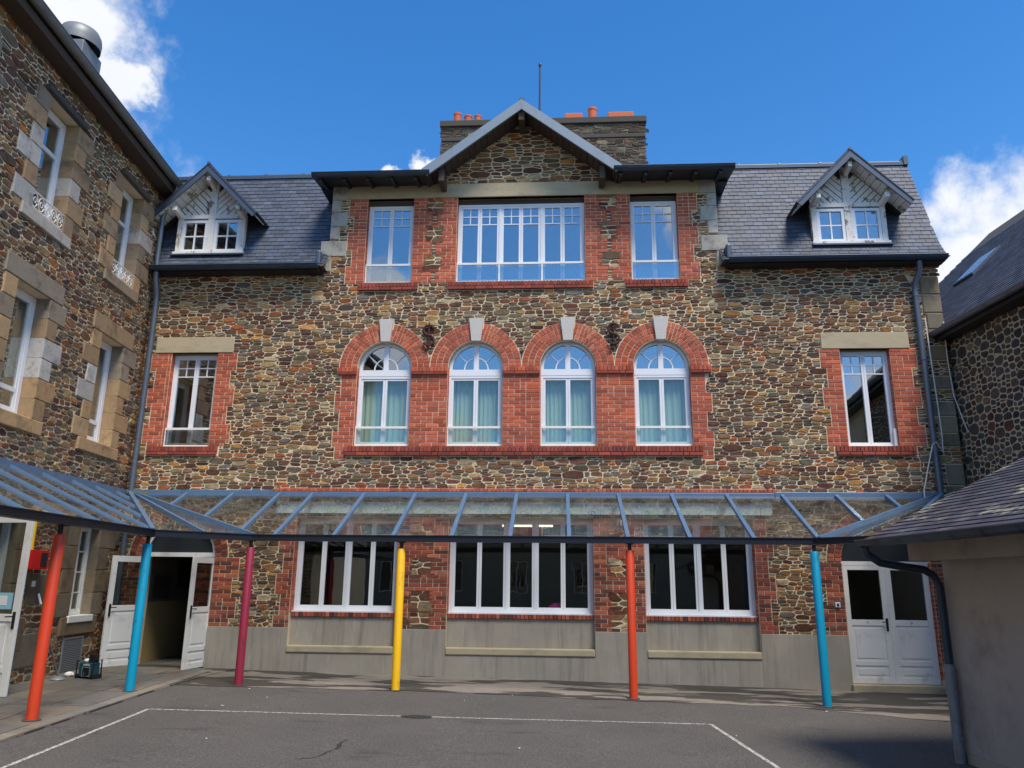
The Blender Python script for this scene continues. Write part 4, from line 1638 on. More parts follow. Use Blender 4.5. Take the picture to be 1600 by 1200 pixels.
for sg in (-1, 1):
    # sloping soffit boards
    for k in range(16):
        f0, f1 = k / 16, (k + 0.92) / 16
        pa = Vector((GX + sg * HW * f0, -0.58, AP - 0.075 + (FT - AP) * f0))
        pb = Vector((GX + sg * HW * f1, -0.58, AP - 0.075 + (FT - AP) * f1))
        q = [pa, pb, pb + Vector((0, 0.6, 0)), pa + Vector((0, 0.6, 0))]
        MB().sheet(q if sg < 0 else q[::-1], 0.02).build('soffit_board', 'dark_wood', MAIN)
    bg_ = MB()
    dirv = Vector((sg * HW, 0, FT - AP)).normalized()
    nrm = Vector((-dirv.z * sg, 0, dirv.x * sg))
    a = Vector((GX, -0.63, AP + 0.02))
    b_ = Vector((GX + sg * (HW + 0.03), -0.63, FT - 0.0))
    bg_.add([a + Vector((0, 0, 0.06)), b_ + nrm * 0.05, b_ - nrm * 0.14, a - Vector((0, 0, 0.17)),
             a + Vector((0, 0.05, 0.06)), b_ + nrm * 0.05 + Vector((0, 0.05, 0)), b_ - nrm * 0.14 + Vector((0, 0.05, 0)), a + Vector((0, 0.05, -0.17))],
            [(0, 1, 2, 3), (7, 6, 5, 4), (0, 4, 5, 1), (1, 5, 6, 2), (2, 6, 7, 3), (3, 7, 4, 0)])
    bg_.build('barge_board', 'barge_zinc', MAIN)
    # foot corbel and purlin under the gable overhang
    x = GX + sg * (HW - 0.33)
    MB().box(x - 0.06, x + 0.06, -0.5, -0.03, 9.70, 9.98).build('corbel', 'dark_wood', MAIN, bevel=0.02)
MB().box(GX - 0.06, GX + 0.06, -0.56, -0.0, 11.05, 11.24).build('purlin', 'dark_wood', MAIN)
MB().tube([(GX, -0.62, AP + 0.07), (GX, 4.4, AP + 0.07)], 0.06, 8).build('gable_ridge', 'zinc', MAIN)


# ---- dormers
def dormer(cx, label):
    d = MB()
    hw = 0.74
    zb, ze, za = 8.36, 9.2, 9.98
    # cheeks and posts
    for sg in (-1, 1):
        x = cx + sg * hw
        d.box(min(x, x - sg * 0.1), max(x, x - sg * 0.1), 0.0, 0.1, zb + 0.07, ze)
    d.box(cx - 0.075, cx + 0.075, -0.005, 0.09, zb + 0.07, 10.1)
    d.box(cx - hw, cx + hw, -0.01, 0.1, ze, ze + 0.09)
    d.box(cx - hw - 0.03, cx + hw + 0.03, -0.045, 0.1, zb, zb + 0.07)
    body = d.build('dormer', 'peeling_paint', MAIN)
    body['label'] = label
    ck = MB()
    for sg in (-1, 1):
        x = cx + sg * hw
        ck.add([(x, 0.1, zb), (x, 0.1, ze + 0.1), (x, 0.95, ze + 0.1), (x, 0.3, zb)], [(0, 1, 2, 3)])
    ck.build('cheek', 'slab_dark', body)
    # boarded pediment: diagonal boards either side of the king post
    wd = MB().prism([(cx - hw, ze + 0.09), (cx + hw, ze + 0.09), (cx + hw, 9.42), (cx, 10.175), (cx - hw, 9.42)], 0.05, 0.09)
    wd.build('pediment', 'dark_wood', body)
    sl_ = (za - ze - 0.09) / hw
    for sg in (-1, 1):
        for k in range(9):
            o_ = 0.02 + k * 0.15
            poly = []
            # board running parallel to the far slope, clipped to the triangle half
            tri = [(0.078, 0.09), (hw, 0.09), (hw, 0.20), (0.078, 0.87)]
            c1 = clip(tri, 1, -1.0, o_ + 0.062 - 0.5)
            c1 = clip(c1, -1, 1.0, -(o_ - 0.062 - 0.5)) if len(c1) > 2 else c1
            if len(c1) > 2 and area(c1) > 0.0015:
                pts = [(cx + sg * p[0], ze + p[1]) for p in c1]
                if sg < 0:
                    pts = pts[::-1]
                MB().prism(pts, 0.028 + 0.004 * (k % 2), 0.05).build('pediment_board', 'peeling_paint', body)
    # window pair
    for sg in (-1, 1):
        a, b_ = (cx - hw + 0.105, cx - 0.08) if sg < 0 else (cx + 0.08, cx + hw - 0.105)
        f = MB()
        z0, z1 = zb + 0.075, ze - 0.03
        f.box(a, a + 0.06, 0.01, 0.08, z0, z1)
        f.box(b_ - 0.06, b_, 0.01, 0.08, z0, z1)
        f.box(a + 0.06, b_ - 0.06, 0.01, 0.08, z0, z0 + 0.06)
        f.box(a + 0.06, b_ - 0.06, 0.01, 0.08, z1 - 0.06, z1)
        xm, zm = (a + b_) / 2, (z0 + z1) / 2
        f.box(xm - 0.014, xm + 0.014, 0.025, 0.06, z0 + 0.06, z1 - 0.06)
        f.box(a + 0.06, xm - 0.014, 0.026, 0.059, zm - 0.014, zm + 0.014)
        f.box(xm + 0.014, b_ - 0.06, 0.026, 0.059, zm - 0.014, zm + 0.014)
        f.build('dormer_window', 'white_pvc', body)
        MB().box(a + 0.05, b_ - 0.05, 0.04, 0.048, z0 + 0.05, z1 - 0.05).build('pane', 'window_glass', body)
    MB().box(cx - hw - 0.05, cx + hw + 0.05, -0.1, 0.05, zb - 0.035, zb - 0.003).build('flashing', 'zinc', body)
    # dark room behind the panes
    rb = MB().box(cx - hw + 0.02, cx + hw - 0.02, 0.9, 0.92, zb - 0.3, ze + 0.1)
    rb.box(cx - hw + 0.02, cx + hw - 0.02, 0.15, 0.9, zb - 0.05, zb - 0.02)
    rb.build('dormer_room', 'interior_dark', body)
    # roof
    rw, ra2, rf, fy = 1.12, 10.24, 9.1, -0.42
    for sg in (-1, 1):
        q = [Vector((cx, fy, ra2)), Vector((cx + sg * rw, fy, rf)), Vector((cx + sg * rw, 0.8, rf)), Vector((cx, 1.0, ra2))]
        MB().sheet(q if sg < 0 else q[::-1], 0.045).build('dormer_roof', 'slab_dark', body)
        dirv = Vector((sg * rw, 0, rf - ra2)).normalized()
        nrm = Vector((-dirv.z * sg, 0, dirv.x * sg))
        for k in range(11):
            f0, f1 = k / 11, (k + 1) / 11 - 0.006
            pa = Vector((cx + sg * rw * f0, fy + 0.03, ra2 - 0.052 + (rf - ra2) * f0))
            pb = Vector((cx + sg * rw * f1, fy + 0.03, ra2 - 0.052 + (rf - ra2) * f1))
            q = [pa, pb, pb + Vector((0, 0.46, 0)), pa + Vector((0, 0.46, 0))]
            MB().sheet(q if sg < 0 else q[::-1], 0.015).build('soffit_board', 'peeling_paint', body)
        a = Vector((cx, fy - 0.015, ra2))
        b_ = Vector((cx + sg * (rw + 0.02), fy - 0.015, rf))
        T = Vector((0, 0.03, 0))
        fb = MB()
        fb.add([a + Vector((0, 0, 0.03)), b_ + nrm * 0.02, b_ - nrm * 0.11, a - Vector((0, 0, 0.155)),
                a + Vector((0, 0, 0.03)) + T, b_ + nrm * 0.02 + T, b_ - nrm * 0.11 + T, a - Vector((0, 0, 0.155)) + T],
               [(0, 1, 2, 3), (7, 6, 5, 4), (0, 4, 5, 1), (1, 5, 6, 2), (2, 6, 7, 3), (3, 7, 4, 0)])
        fb.build('fascia', 'zinc', body)
        # slates along the edge and over the slope
        row = 0
        t_ = 0.0
        Ls = math.hypot(rw, ra2 - rf)
        upv = -dirv
        sl_pieces = []
        while t_ < Ls - 0.02:
            p = Vector((cx + sg * rw, 0, rf)) + upv * t_
            y = fy - 0.03
            while y < 0.7:
                y1 = min(y + 0.21, 0.72)
                p0, p1 = Vector((p.x, y, p.z)), Vector((p.x, y1 - 0.005, p.z))
                if sg > 0:
                    p0, p1 = p0, p1
                else:
                    p0, p1 = p1, p0
                sl_pieces.append(slate_quad(p0, p1, upv, nrm, min(0.16, Ls - t_), pick(SLATES, rs_, 0.1)))
                y = y1
            t_ += EXPO
            row += 1
        build_pieces(sl_pieces, 'slate', 'slate', body, 0, 'slating')
        x = cx + sg * (hw - 0.06)
        cb = MB().bar((x, -0.34, 9.30), (x, 0.04, 9.24), 0.1, 0.12)
        cb.build('bracket', 'peeling_paint', body, bevel=0.02)
    MB().bar((cx, -0.36, 9.98), (cx, 0.04, 9.90), 0.09, 0.13).build('bracket', 'peeling_paint', body, bevel=0.02)
    MB().tube([(cx, fy - 0.03, ra2 + 0.035), (cx, 0.95, ra2 + 0.035)], 0.035, 8).build('ridge_cap', 'zinc', body)
    return body


dormer(-7.41, 'peeling white timber dormer at the left end of the roof')
dormer(5.92, 'peeling white timber dormer at the right end of the roof')

# ---- chimney
CHY = 3.0
ch = MB().box(-2.98, 2.22, CHY, CHY + 0.9, 10.9, 13.22)
CHIM = ch.build('chimney', 'chimney_mortar', MAIN)
cp = MB().box(-3.06, 2.30, CHY - 0.07, CHY + 0.97, 13.2, 13.38)
cp.box(-3.02, 2.26, CHY - 0.035, CHY + 0.935, 12.78, 12.9)
cp.build('chimney_cap', 'slab_dark', CHIM, bevel=0.02)
CHST = [((96, 88, 76), 6), ((80, 74, 66), 6), ((112, 100, 82), 4), ((66, 59, 53), 6), ((100, 80, 66), 2)]
cs = rubble(-2.98, 2.22, 11.2, 13.2, (0.12, 0.42), (0.05, 0.13), 44, CHST, rects=[(-0.6, 0, 13, 13.1), (-3.1, 2.3, 12.77, 12.91)], joint=0.008)
mb = MB()
cs2 = []
for vs, fs, c, sz in cs:
    cs2.append(([(x, y + CHY, z) for x, y, z in vs], fs, c, sz))
build_pieces(cs2, 'stone', 'stone', CHIM, 100, 'stone_infill')
for x, h, r_ in ((-2.62, 0.28, 0.1), (-2.34, 0.2, 0.1), (-2.08, 0.2, 0.09), (0.92, 0.33, 0.11)):
    MB().lathe([(r_ * 0.94, 0), (r_, h * 0.8), (r_ * 1.1, h * 0.82), (r_ * 1.1, h), (r_ * 0.8, h), (r_ * 0.75, h * 0.4), (0.001, h * 0.38)], 14, (x, CHY + 0.1, 13.38)).build('chimney_pot', 'terracotta', CHIM, smooth=True)
for a, b_ in ((0.2, 0.66), (1.32, 1.98)):
    MB().box(a, b_, CHY + 0.0, CHY + 0.4, 13.38, 13.55).build('flue_tile', 'terracotta', CHIM, bevel=0.02)

# ---- downpipes
dp = MB().tube([(7.05, -0.3, 7.86), (7.06, -0.28, 7.70), (7.02, -0.12, 7.5), (7.0, -0.09, 7.3), (7.0, -0.09, 3.3)], 0.055, 12)
for z in (7.2, 5.9, 4.6, 3.6):
    dp.tube([(7.0, -0.09, z), (7.0, -0.09, z + 0.05)], 0.064, 12)
dp.build('downpipe', 'pipe_zinc', MAIN, smooth=True)
dp = MB().tube([(-8.32, -0.3, 7.86), (-8.32, -0.28, 7.7), (-8.33, -0.16, 7.45), (-8.34, -0.12, 7.25), (-8.36, -0.11, 0.3)], 0.055, 12)
for z in (6.6, 5.2, 3.9, 2.0):
    dp.tube([(-8.36, -0.11, z), (-8.36, -0.11, z + 0.05)], 0.064, 12)
dp.build('downpipe', 'pipe_zinc', MAIN, smooth=True)

# ---- wall anchors (wrought S with a bar)
for xa in (-2.61, 1.10):
    an = MB()
    zc, r_ = 6.50, 0.105
    pts = []
    for i in range(15):
        a = R(20) + R(245) * i / 14
        pts.append((xa + r_ * math.cos(a), -0.05, zc + 0.115 + r_ * math.sin(a)))
    for i in range(1, 15):
        a = R(90) - R(245) * i / 14
        pts.append((xa + r_ * math.cos(a), -0.05, zc - 0.10 + r_ * math.sin(a)))
    an.tube(pts, 0.024, 7)
    an.tube([(xa, -0.045, zc + 0.28), (xa, -0.045, zc - 0.24), (xa - 0.02, -0.045, zc - 0.29), (xa - 0.07, -0.045, zc - 0.29)], 0.02, 7)
    an.build('wall_anchor', 'rusty_iron', MAIN, smooth=True)

# ------------------------------------------------------------------ things on and in the main building
mast = MB().tube([(-0.47, CHY + 0.45, 13.36), (-0.46, CHY + 0.45, 15.3)], [0.03, 0.022], 8)
mast.lathe([(0.001, 0.12), (0.035, 0.1), (0.045, 0.05), (0.035, 0.0), (0.001, -0.01)], 8, (-0.46, CHY + 0.45, 15.3))
tag(mast.build('mast', 'black_paint'), 'thin dark mast rising from the chimney behind the gable', 'mast')
bn = MB().box(-5.45, 3.95, -0.05, -0.03, 2.945, 3.165)
tag(bn.build('banner', 'banner_print'), 'long pale banner of painted drawings under the glass canopy', 'banner')


def curtain(x0, x1, z0, z1, y, label, group, parent=None, mat='curtain', seed=0):
    mb = MB()
    n = 60
    vs, fs = [], []
    rr_ = random.Random(seed)
    ph = rr_.uniform(0, 6)
    for i in range(n + 1):
        x = x0 + (x1 - x0) * i / n
        d = 0.018 * math.sin(x * 62 + ph + 1.6 * math.sin(x * 9 + ph)) + 0.01 * math.sin(x * 23 + ph)
        vs += [(x, y + d * 0.8, z0), (x, y + d, (z0 + z1) / 2), (x, y + d * 0.5, z1)]
    for i in range(n):
        for k in (0, 1):
            fs.append((i * 3 + k, i * 3 + 3 + k, i * 3 + 4 + k, i * 3 + 1 + k))
    mb.add(vs, fs)
    o = mb.build('curtain', mat, None, smooth=True)
    tag(o, label, 'curtain', group)
    return o


ordn = ['first', 'second', 'third', 'fourth']
for k, c in enumerate(ARC):
    for sg in (0, 1):
        a, b_ = (c - RI + 0.02, c - 0.004) if sg == 0 else (c + 0.004, c + RI - 0.02)
        curtain(a, b_, 4.29, 5.72, 0.30, 'pale aqua curtain in the %s half of the %s arched window from the left' % (('left', 'right')[sg], ordn[k]), 'curtains in the arched windows', seed=k * 2 + sg)

spots = [(-3.5, 1.6, 'behind the window beside the open doorway'), (-3.75, 3.0, 'farther back behind the window beside the open doorway'), (-0.75, 1.6, 'nearest behind the middle ground floor window'),
         (-0.75, 2.6, 'second from the front behind the middle ground floor window'), (-0.75, 3.8, 'farthest back behind the middle ground floor window'),
         (2.6, 1.6, 'behind the window near the closed doors'), (2.3, 2.8, 'farther back behind the window near the closed doors')]
for x, y, where in spots:
    l = empty('ceiling_lamp', (x, y, 3.0))
    tag(l, 'lit white fluorescent lamp ' + where, 'lamp', 'ceiling lamps in the classroom')
    MB().box(-0.65, 0.65, -0.06, 0.06, 0.03, 0.12).build('housing', 'white_pvc', l)
    MB().tube([(-0.6, -0.03, 0.0), (0.6, -0.03, 0.0)], 0.03, 8).build('tube', 'tube_light', l)
    MB().tube([(-0.6, 0.03, 0.0), (0.6, 0.03, 0.0)], 0.03, 8).build('tube', 'tube_light', l)

wlmp = empty('wall_lamp', (1.13, -0.02, 2.72))
tag(wlmp, 'small oval bulkhead lamp on the brick pier under the canopy', 'wall lamp')
n = 16
sh = MB()
prof = [(0.0, -0.0), (0.075, -0.0), (0.08, -0.03), (0.06, -0.06), (0.0, -0.075)]
vs, fs = [], []
for r_, y in prof:
    for k in range(n):
        a = 2 * math.pi * k / n
        vs.append((r_ * math.cos(a), y, r_ * 1.7 * math.sin(a)))
for i in range(len(prof) - 1):
    for k in range(n):
        fs.append((i * n + k, i * n + (k + 1) % n, (i + 1) * n + (k + 1) % n, (i + 1) * n + k))
sh.add(vs, fs)
sh.build('lamp_glass', 'grille_grey', wlmp, smooth=True)
MB().box(-0.09, 0.09, -0.082, -0.07, -0.012, 0.012).box(-0.01, 0.01, -0.085, -0.073, -0.13, 0.13).build('lamp_guard', 'black_paint', wlmp)

sw = empty('door_bell', (4.99, -0.018, 1.36))
tag(sw, 'small white push button plate beside the closed white doors', 'switch')
MB().box(-0.045, 0.045, -0.02, 0, -0.045, 0.045).build('plate', 'white_pvc', sw, bevel=0.006)
MB().box(-0.018, 0.018, -0.028, -0.02, -0.022, 0.022).build('button', 'black_paint', sw)

cb = MB().tube([(7.09, -0.16, 6.7), (7.1, -0.165, 5.9), (7.12, -0.16, 5.0), (7.12, -0.17, 4.4), (7.1, -0.17, 4.1), (7.0, -0.17, 4.3), (6.93, -0.17, 4.25), (6.8, -0.18, 3.85), (6.66, -0.2, 3.4), (6.64, -0.22, 3.22), (6.74, -0.24, 3.16), (6.88, -0.24, 3.18), (7.0, -0.22, 3.3), (7.2, -0.2, 3.37)], 0.012, 6)
tag(cb.build('cable', 'cable_white', smooth=True), 'loose white cable looping beside the downpipe above the canopy', 'cable')
cb = MB().tube([(7.47, -0.08, 6.68), (7.45, -0.1, 6.4), (7.44, -0.1, 5.9), (7.46, -0.11, 5.2), (7.56, -0.13, 4.72), (7.66, -0.14, 4.3), (7.68, -0.15, 4.02), (7.62, -0.14, 3.7)], 0.012, 6)
tag(cb.build('cable', 'cable_white', smooth=True), 'loose white cable hanging down the right-hand building corner', 'cable')

# ------------------------------------------------------------------ left building
LEFT = tag(empty('left_building', LP, LANG), 'tall stone wing with granite window surrounds on the left', 'building')
# local frame: x runs to the corner (x=0 there), y into the wall, z up
LXS = [(-1.8, -0.92), (-4.42, -3.52), (-7.15, -6.25)]
lopen = []
for a, b_ in LXS:
    lopen += [(a, b_, 7.22, 9.2), (a, b_, 4.08, 6.05)]
GWIN = (-1.55, -0.82, 1.05, 2.62)
GDOOR = (-4.35, -3.35, -0.3, 2.6)
lopen += [GWIN, GDOOR]
lwall = wall_with_openings(-14, 0.0, -0.3, 9.75, lopen, 0.45)
LW = lwall.build('wall', 'mortar', LEFT)
GRAN = [((172, 146, 112), 5), ((160, 134, 102), 4), ((176, 172, 164), 4), ((150, 128, 102), 3), ((140, 126, 108), 2)]
GRAN_LOW = [((122, 108, 88), 4), ((112, 100, 84), 4), ((132, 118, 98), 3)]
rg_ = random.Random(31)
blocks, lcover = [], []


def surround(a, b_, z0, z1, lint, sill, palette, lint_pal=None, wide=(0.54, 0.30), n=6):
    h = (z1 - z0) / n
    for sg in (-1, 1):
        for k in range(n):
            w = wide[(k + (0 if sg < 0 else 1)) % 2] * rg_.uniform(0.92, 1.1)
            q = (a - w, a + 0.006) if sg < 0 else (b_ - 0.006, b_ + w)
            zz0, zz1 = z0 + k * h, z0 + (k + 1) * h
            c = pick(palette, rg_, 0.06)
            blocks.append(block_piece(q[0] + (0.004 if sg < 0 else 0), q[1] - (0.004 if sg > 0 else 0), zz0 + 0.004, zz1 - 0.004, c, 0.03, 0.25, 0.01))
            lcover.append((q[0], q[1], zz0, zz1))
    if lint:
        blocks.append(block_piece(a - lint[1], b_ + lint[1], z1 + 0.003, z1 + lint[0], pick(lint_pal or palette, rg_, 0.05), 0.035 + lint[2], 0.25, 0.012))
        lcover.append((a - lint[1], b_ + lint[1], z1, z1 + lint[0]))
    if sill:
        blocks.append(block_piece(a - sill[1], b_ + sill[1], z0 - sill[0], z0 - 0.003, pick(palette, rg_, 0.05), 0.05, 0.25, 0.012))
        lcover.append((a - sill[1], b_ + sill[1], z0 - sill[0], z0))


DARKL = [((84, 80, 76), 1)]
for a, b_ in LXS:
    surround(a, b_, 7.22, 9.2, (0.1, 0.14, 0.06), (0.2, 0.25), GRAN, DARKL, n=6)
    surround(a, b_, 4.08, 6.05, (0.32, 0.34, 0.0), (0.22, 0.3), GRAN, n=6)
surround(*GWIN, (0.35, 0.3, 0), (0.3, 0.25), GRAN_LOW, n=4, wide=(0.6, 0.38))
surround(GDOOR[0], GDOOR[1], 0.1, 2.6, (0.35, 0.3, 0), None, GRAN_LOW, n=5, wide=(0.5, 0.34))
for (a, b_, c_, d_) in ((-2.9, -2.3, 1.3, 1.75), (-3.0, -2.3, 0.35, 0.85), (-2.2, -1.75, 2.2, 2.7), (-0.35, -0.02, 2.3, 2.75), (-0.3, -0.02, 1.5, 2.0)):
    blocks.append(block_piece(a, b_, c_, d_, pick(GRAN_LOW, rg_, 0.06), 0.025, 0.1, 0.012))
    lcover.append((a, b_, c_, d_))
build_pieces(blocks, 'granite_block', 'granite', LW)
GRILLE = (-1.56, -0.95, 0.13, 0.68)
lst = rubble(-9.0, 0.0, -0.1, 9.65, (0.09, 0.36), (0.05, 0.16), 51, STONES_LEFT, lcover + lopen + [GRILLE], cut=(0.12, 0.34), joint=0.011, cmax=0.028, asp=2.2)
build_pieces(lst, 'stone', 'stone', LW, 300, 'stone_infill')
# body and roof
lb = MB()
lb.box(-14, 0.0, 8.5, 8.8, -0.3, 9.75)
lb.box(-14, -13.7, 0.45, 8.5, -0.3, 9.75)
lb.box(-13.7, 3.0, 3.3, 3.4, -0.3, 9.7)
lb.box(-13.7, -0.02, 0.45, 8.5, 3.2, 3.4)
lb.box(-13.7, -0.02, 0.45, 8.5, 6.75, 6.95)
lb.box(-13.7, -0.02, 0.45, 8.5, 9.55, 9.7)
lb.box(0.0, 3.0, 0.02, 8.8, 8.0, 9.75)
lb.build('rear_wall', 'interior_dark', LEFT)
lr = MB()
lr.add([(-14, -0.35, 9.86), (3.2, -0.35, 9.86), (3.2, 4.3, 13.4), (-14, 4.3, 13.4)], [(0, 1, 2, 3)])
lr.add([(-14, 4.3, 13.4), (3.2, 4.3, 13.4), (3.2, 9.0, 9.8), (-14, 9.0, 9.8)], [(0, 1, 2, 3)])
lr.add([(3.2, -0.35, 9.86), (3.2, 9.0, 9.8), (3.2, 4.3, 13.4)], [(0, 1, 2)])
lr.build('roof', 'slab_dark', LEFT)
MB().box(-14, 0.05, -0.3, -0.005, 9.66, 9.80).build('eave_soffit', 'dark_wood', LEFT)
half_gutter(MB(), (-14, -0.38, 9.9), (-0.02, -0.38, 9.9), 0.085, brackets=0.9).build('gutter', 'old_zinc', LEFT, smooth=True)
dpl = MB().tube([(-0.3, -0.38, 9.82), (-0.26, -0.3, 9.6), (-0.22, -0.14, 9.3), (-0.2, -0.1, 9.1), (-0.2, -0.1, 8.2), (-0.2, -0.12, 7.98)], 0.05, 10)
dpl.build('downpipe', 'pipe_zinc', LEFT, smooth=True)
for k, (a, b_) in enumerate(LXS):
    window(LEFT, a + 0.01, b_ - 0.01, 7.24, 9.18, 0.2, (1,), transom=8.5, fr=0.075, glassmat='window_glass')
    window(LEFT, a + 0.01, b_ - 0.01, 4.10, 6.04, 0.2, (1,), transom=4.5, fr=0.08, glassmat='window_glass')
    # scrolled iron guard
    g = MB()
    x = a + 0.02
    g.tube([(a, -0.0, 7.52), (b_, -0.0, 7.52)], 0.012, 6)
    g.tube([(a, -0.0, 7.26), (b_, -0.0, 7.26)], 0.010, 6)
    m_ = 5
    for i in range(m_):
        c = a + (b_ - a) * (i + 0.5) / m_
        g.tube([(c + 0.075 * math.cos(t_ * 0.5), 0.0, 7.39 + 0.11 * math.sin(t_ * 0.5)) for t_ in range(13)], 0.008, 5)
        g.tube([(c + 0.035 * math.cos(t_ * 0.6), 0.0, 7.39 + 0.045 * math.sin(t_ * 0.6)) for t_ in range(11)], 0.007, 5)
    g.build('window_guard', 'white_paint', LEFT)
gwn = window(LEFT, GWIN[0] + 0.01, GWIN[1] - 0.01, 1.07, 2.6, 0.14, (2,), mat='white_paint', glassmat='ground_glass', grid=1.42, grid_rows=4, grid_cols=1, fr=0.05)
MB().box(GWIN[0] - 0.06, GWIN[1] + 0.06, -0.07, 0.2, 0.95, 1.065).build('window_sill', 'white_paint', LEFT, bevel=0.01)
gg = MB()
gg.box(GRILLE[0], GRILLE[1], -0.01, 0.0, GRILLE[2], GRILLE[3])
fg = gg.build('vent_grille', 'grille_grey', LEFT)
fr2 = MB()
a, b_, c_, d_ = GRILLE
fr2.box(a - 0.03, a, -0.035, 0.0, c_ - 0.03, d_ + 0.03).box(b_, b_ + 0.03, -0.035, 0, c_ - 0.03, d_ + 0.03).box(a, b_, -0.035, 0, d_, d_ + 0.03).box(a, b_, -0.035, 0, c_ - 0.03, c_)
fr2.build('frame', 'grille_grey', fg)
for i in range(18):
    z = c_ + 0.012 + i * (d_ - c_ - 0.02) / 18
    MB().add([(a, -0.033, z), (b_, -0.033, z), (b_, -0.012, z + 0.02), (a, -0.012, z + 0.02)], [(0, 1, 2, 3)]).build('slat', 'grille_grey', fg)
# ground floor door of the left wing, opened square to the wall
ldf = MB().box(GDOOR[0], GDOOR[0] + 0.07, 0.1, 0.2, 0.1, 2.6).box(GDOOR[1] - 0.07, GDOOR[1], 0.1, 0.2, 0.1, 2.6).box(GDOOR[0] + 0.07, GDOOR[1] - 0.07, 0.1, 0.2, 2.5, 2.6)
ldf.build('door_frame', 'white_paint', LEFT)
hp = lw(3.35, 0.02)
fp = Vector((-7.36, -3.95, 0))
leafL = door_leaf('door', LEFT, 0.76, 2.42, lock=1, glass_from=0.42, label='tall white half-glazed leaf standing open at the left edge')
inv = Matrix.Translation(LP) @ Matrix.Rotation(LANG, 4, 'Z')
inv = inv.inverted()
h_l, f_l = inv @ Vector((-8.19, -4.0, 0)), inv @ Vector((-7.45, -4.1, 0))
place(leafL, (h_l.x, h_l.y, 0.14), math.atan2(f_l.y - h_l.y, f_l.x - h_l.x))
MB().box(0.12, 0.64, -0.032, -0.022, 1.13, 1.35).build('notice', 'sticker_blue', leafL)
MB().box(0.38, 0.56, -0.035, -0.0325, 1.18, 1.31).build('notice_paper', 'paper_white', leafL)

cu_ = curtain(0.0, 0.62, 4.3, 5.98, 0.0, 'pale aqua curtain in the large window at the left edge', None, seed=40)
pc = lw(4.22, -0.36)
cu_.location = (pc.x, pc.y, 0)
cu_.rotation_euler = (0, 0, LANG)

# roof ventilator
vt = empty('roof_ventilator', (-9.86, -1.62, 11.55))
tag(vt, 'grey domed metal ventilator on the roof of the left wing', 'ventilator')
vt.rotation_euler = (0, 0, LANG)
vt.scale = (0.74, 0.74, 0.8)
MB().box(-0.5, 0.5, -0.42, 0.42, -0.6, 0.85).build('base', 'old_zinc', vt, bevel=0.02)
MB().lathe([(0.36, 0.85), (0.36, 1.0), (0.34, 1.0), (0.3, 0.86)], 24).build('neck', 'black_paint', vt, smooth=True)
MB().lathe([(0.56, 0.93), (0.57, 1.12), (0.55, 1.25), (0.48, 1.38), (0.34, 1.47), (0.16, 1.51), (0.001, 1.52)], 28).build('hood', 'old_zinc', vt, smooth=True)
MB().lathe([(0.001, 0.99), (0.54, 0.99), (0.545, 0.935)], 28).build('hood_lining', 'black_paint', vt, smooth=True)

# gas cabinet with its yellow supply pipe
gc = empty('gas_cabinet', lw(2.98, 0.0, 1.82), LANG)
tag(gc, 'red wall cabinet with a yellow supply pipe on the left wing', 'cabinet')
MB().box(-0.24, 0.24, -0.2, -0.03, 0, 0.29).build('box', 'red_box', gc, bevel=0.008)
MB().box(0.02, 0.19, -0.206, -0.2, 0.04, 0.25).build('door_pane', 'black_paint', gc)
MB().tube([(-0.12, -0.1, 0.29), (-0.12, -0.1, 0.95)], 0.035, 10).build('supply_pipe', 'yellow_pipe', gc, smooth=True)
st = MB().box(-0.05, 0.05, -0.032, -0.026, -0.045, 0.045)
sto = st.build('notice', 'paper_white')
sto.location = lw(2.75, 0.0, 1.6)
sto.rotation_euler = (0, 0, LANG)
tag(sto, 'small white notice stuck on the stone below the red cabinet', 'notice')

# broom leaning on the wall
p0, p1 = lw(2.36, 0.42), lw(2.62, 0.05)
z0 = gz(p0.x) + 0.035
br = empty('mop', (p0.x, p0.y, z0))
tag(br, 'thin steel-handled mop leaning on the wall behind the orange post', 'mop')
MB().tube([(0, 0, 0.03), (p1.x - p0.x, p1.y - p0.y, 1.32)], 0.013, 8).build('handle', 'steel', br, smooth=True)
dv = (Vector((p1.x, p1.y, 1.32)) - Vector((p0.x, p0.y, 0.03)))
g0, g1 = Vector((0, 0, 0.03)) + dv * 0.86, Vector((0, 0, 0.03)) + dv * 0.985
MB().tube([g0, g1], 0.018, 8).build('grip', 'white_pvc', br, smooth=True)
MB().lathe([(0.001, 0.05), (0.04, 0.045), (0.10, 0.02), (0.115, 0.0), (0.001, 0.0)], 16).build('head', 'grille_grey', br, smooth=True)

# site radio
p = Vector((-7.58, -2.0, 0))
rd = empty('radio', (p.x, p.y, gz(p.x) + 0.03), R(-14))
tag(rd, 'dark teal and black site radio standing on the paving by the wall', 'radio')
MB().box(-0.14, 0.14, -0.08, 0.08, 0.02, 0.24).build('body', 'radio_teal', rd, bevel=0.02)
cg = MB()
for sx in (-1, 1):
    cg.box(min(sx * 0.135, sx * 0.175), max(sx * 0.135, sx * 0.175), -0.1, 0.1, 0.0, 0.06)
    cg.tube([(sx * 0.16, -0.09, 0.03), (sx * 0.165, -0.09, 0.26), (sx * 0.16, 0.08, 0.28), (sx * 0.16, 0.09, 0.03)], 0.012, 6)
cg.tube([(-0.165, 0.0, 0.28), (0.165, 0.0, 0.28)], 0.012, 6)
cg.box(0.03, 0.13, -0.06, 0.05, 0.24, 0.36)
cg.build('roll_cage', 'radio_black', rd)
sp = MB()
vs, fs = [], []
for r_, y in ((0.062, -0.082), (0.062, -0.092), (0.045, -0.092), (0.04, -0.086), (0.001, -0.086)):
    for k in range(18):
        a = 2 * math.pi * k / 18
        vs.append((0.02 + r_ * math.cos(a), y, 0.105 + r_ * math.sin(a)))
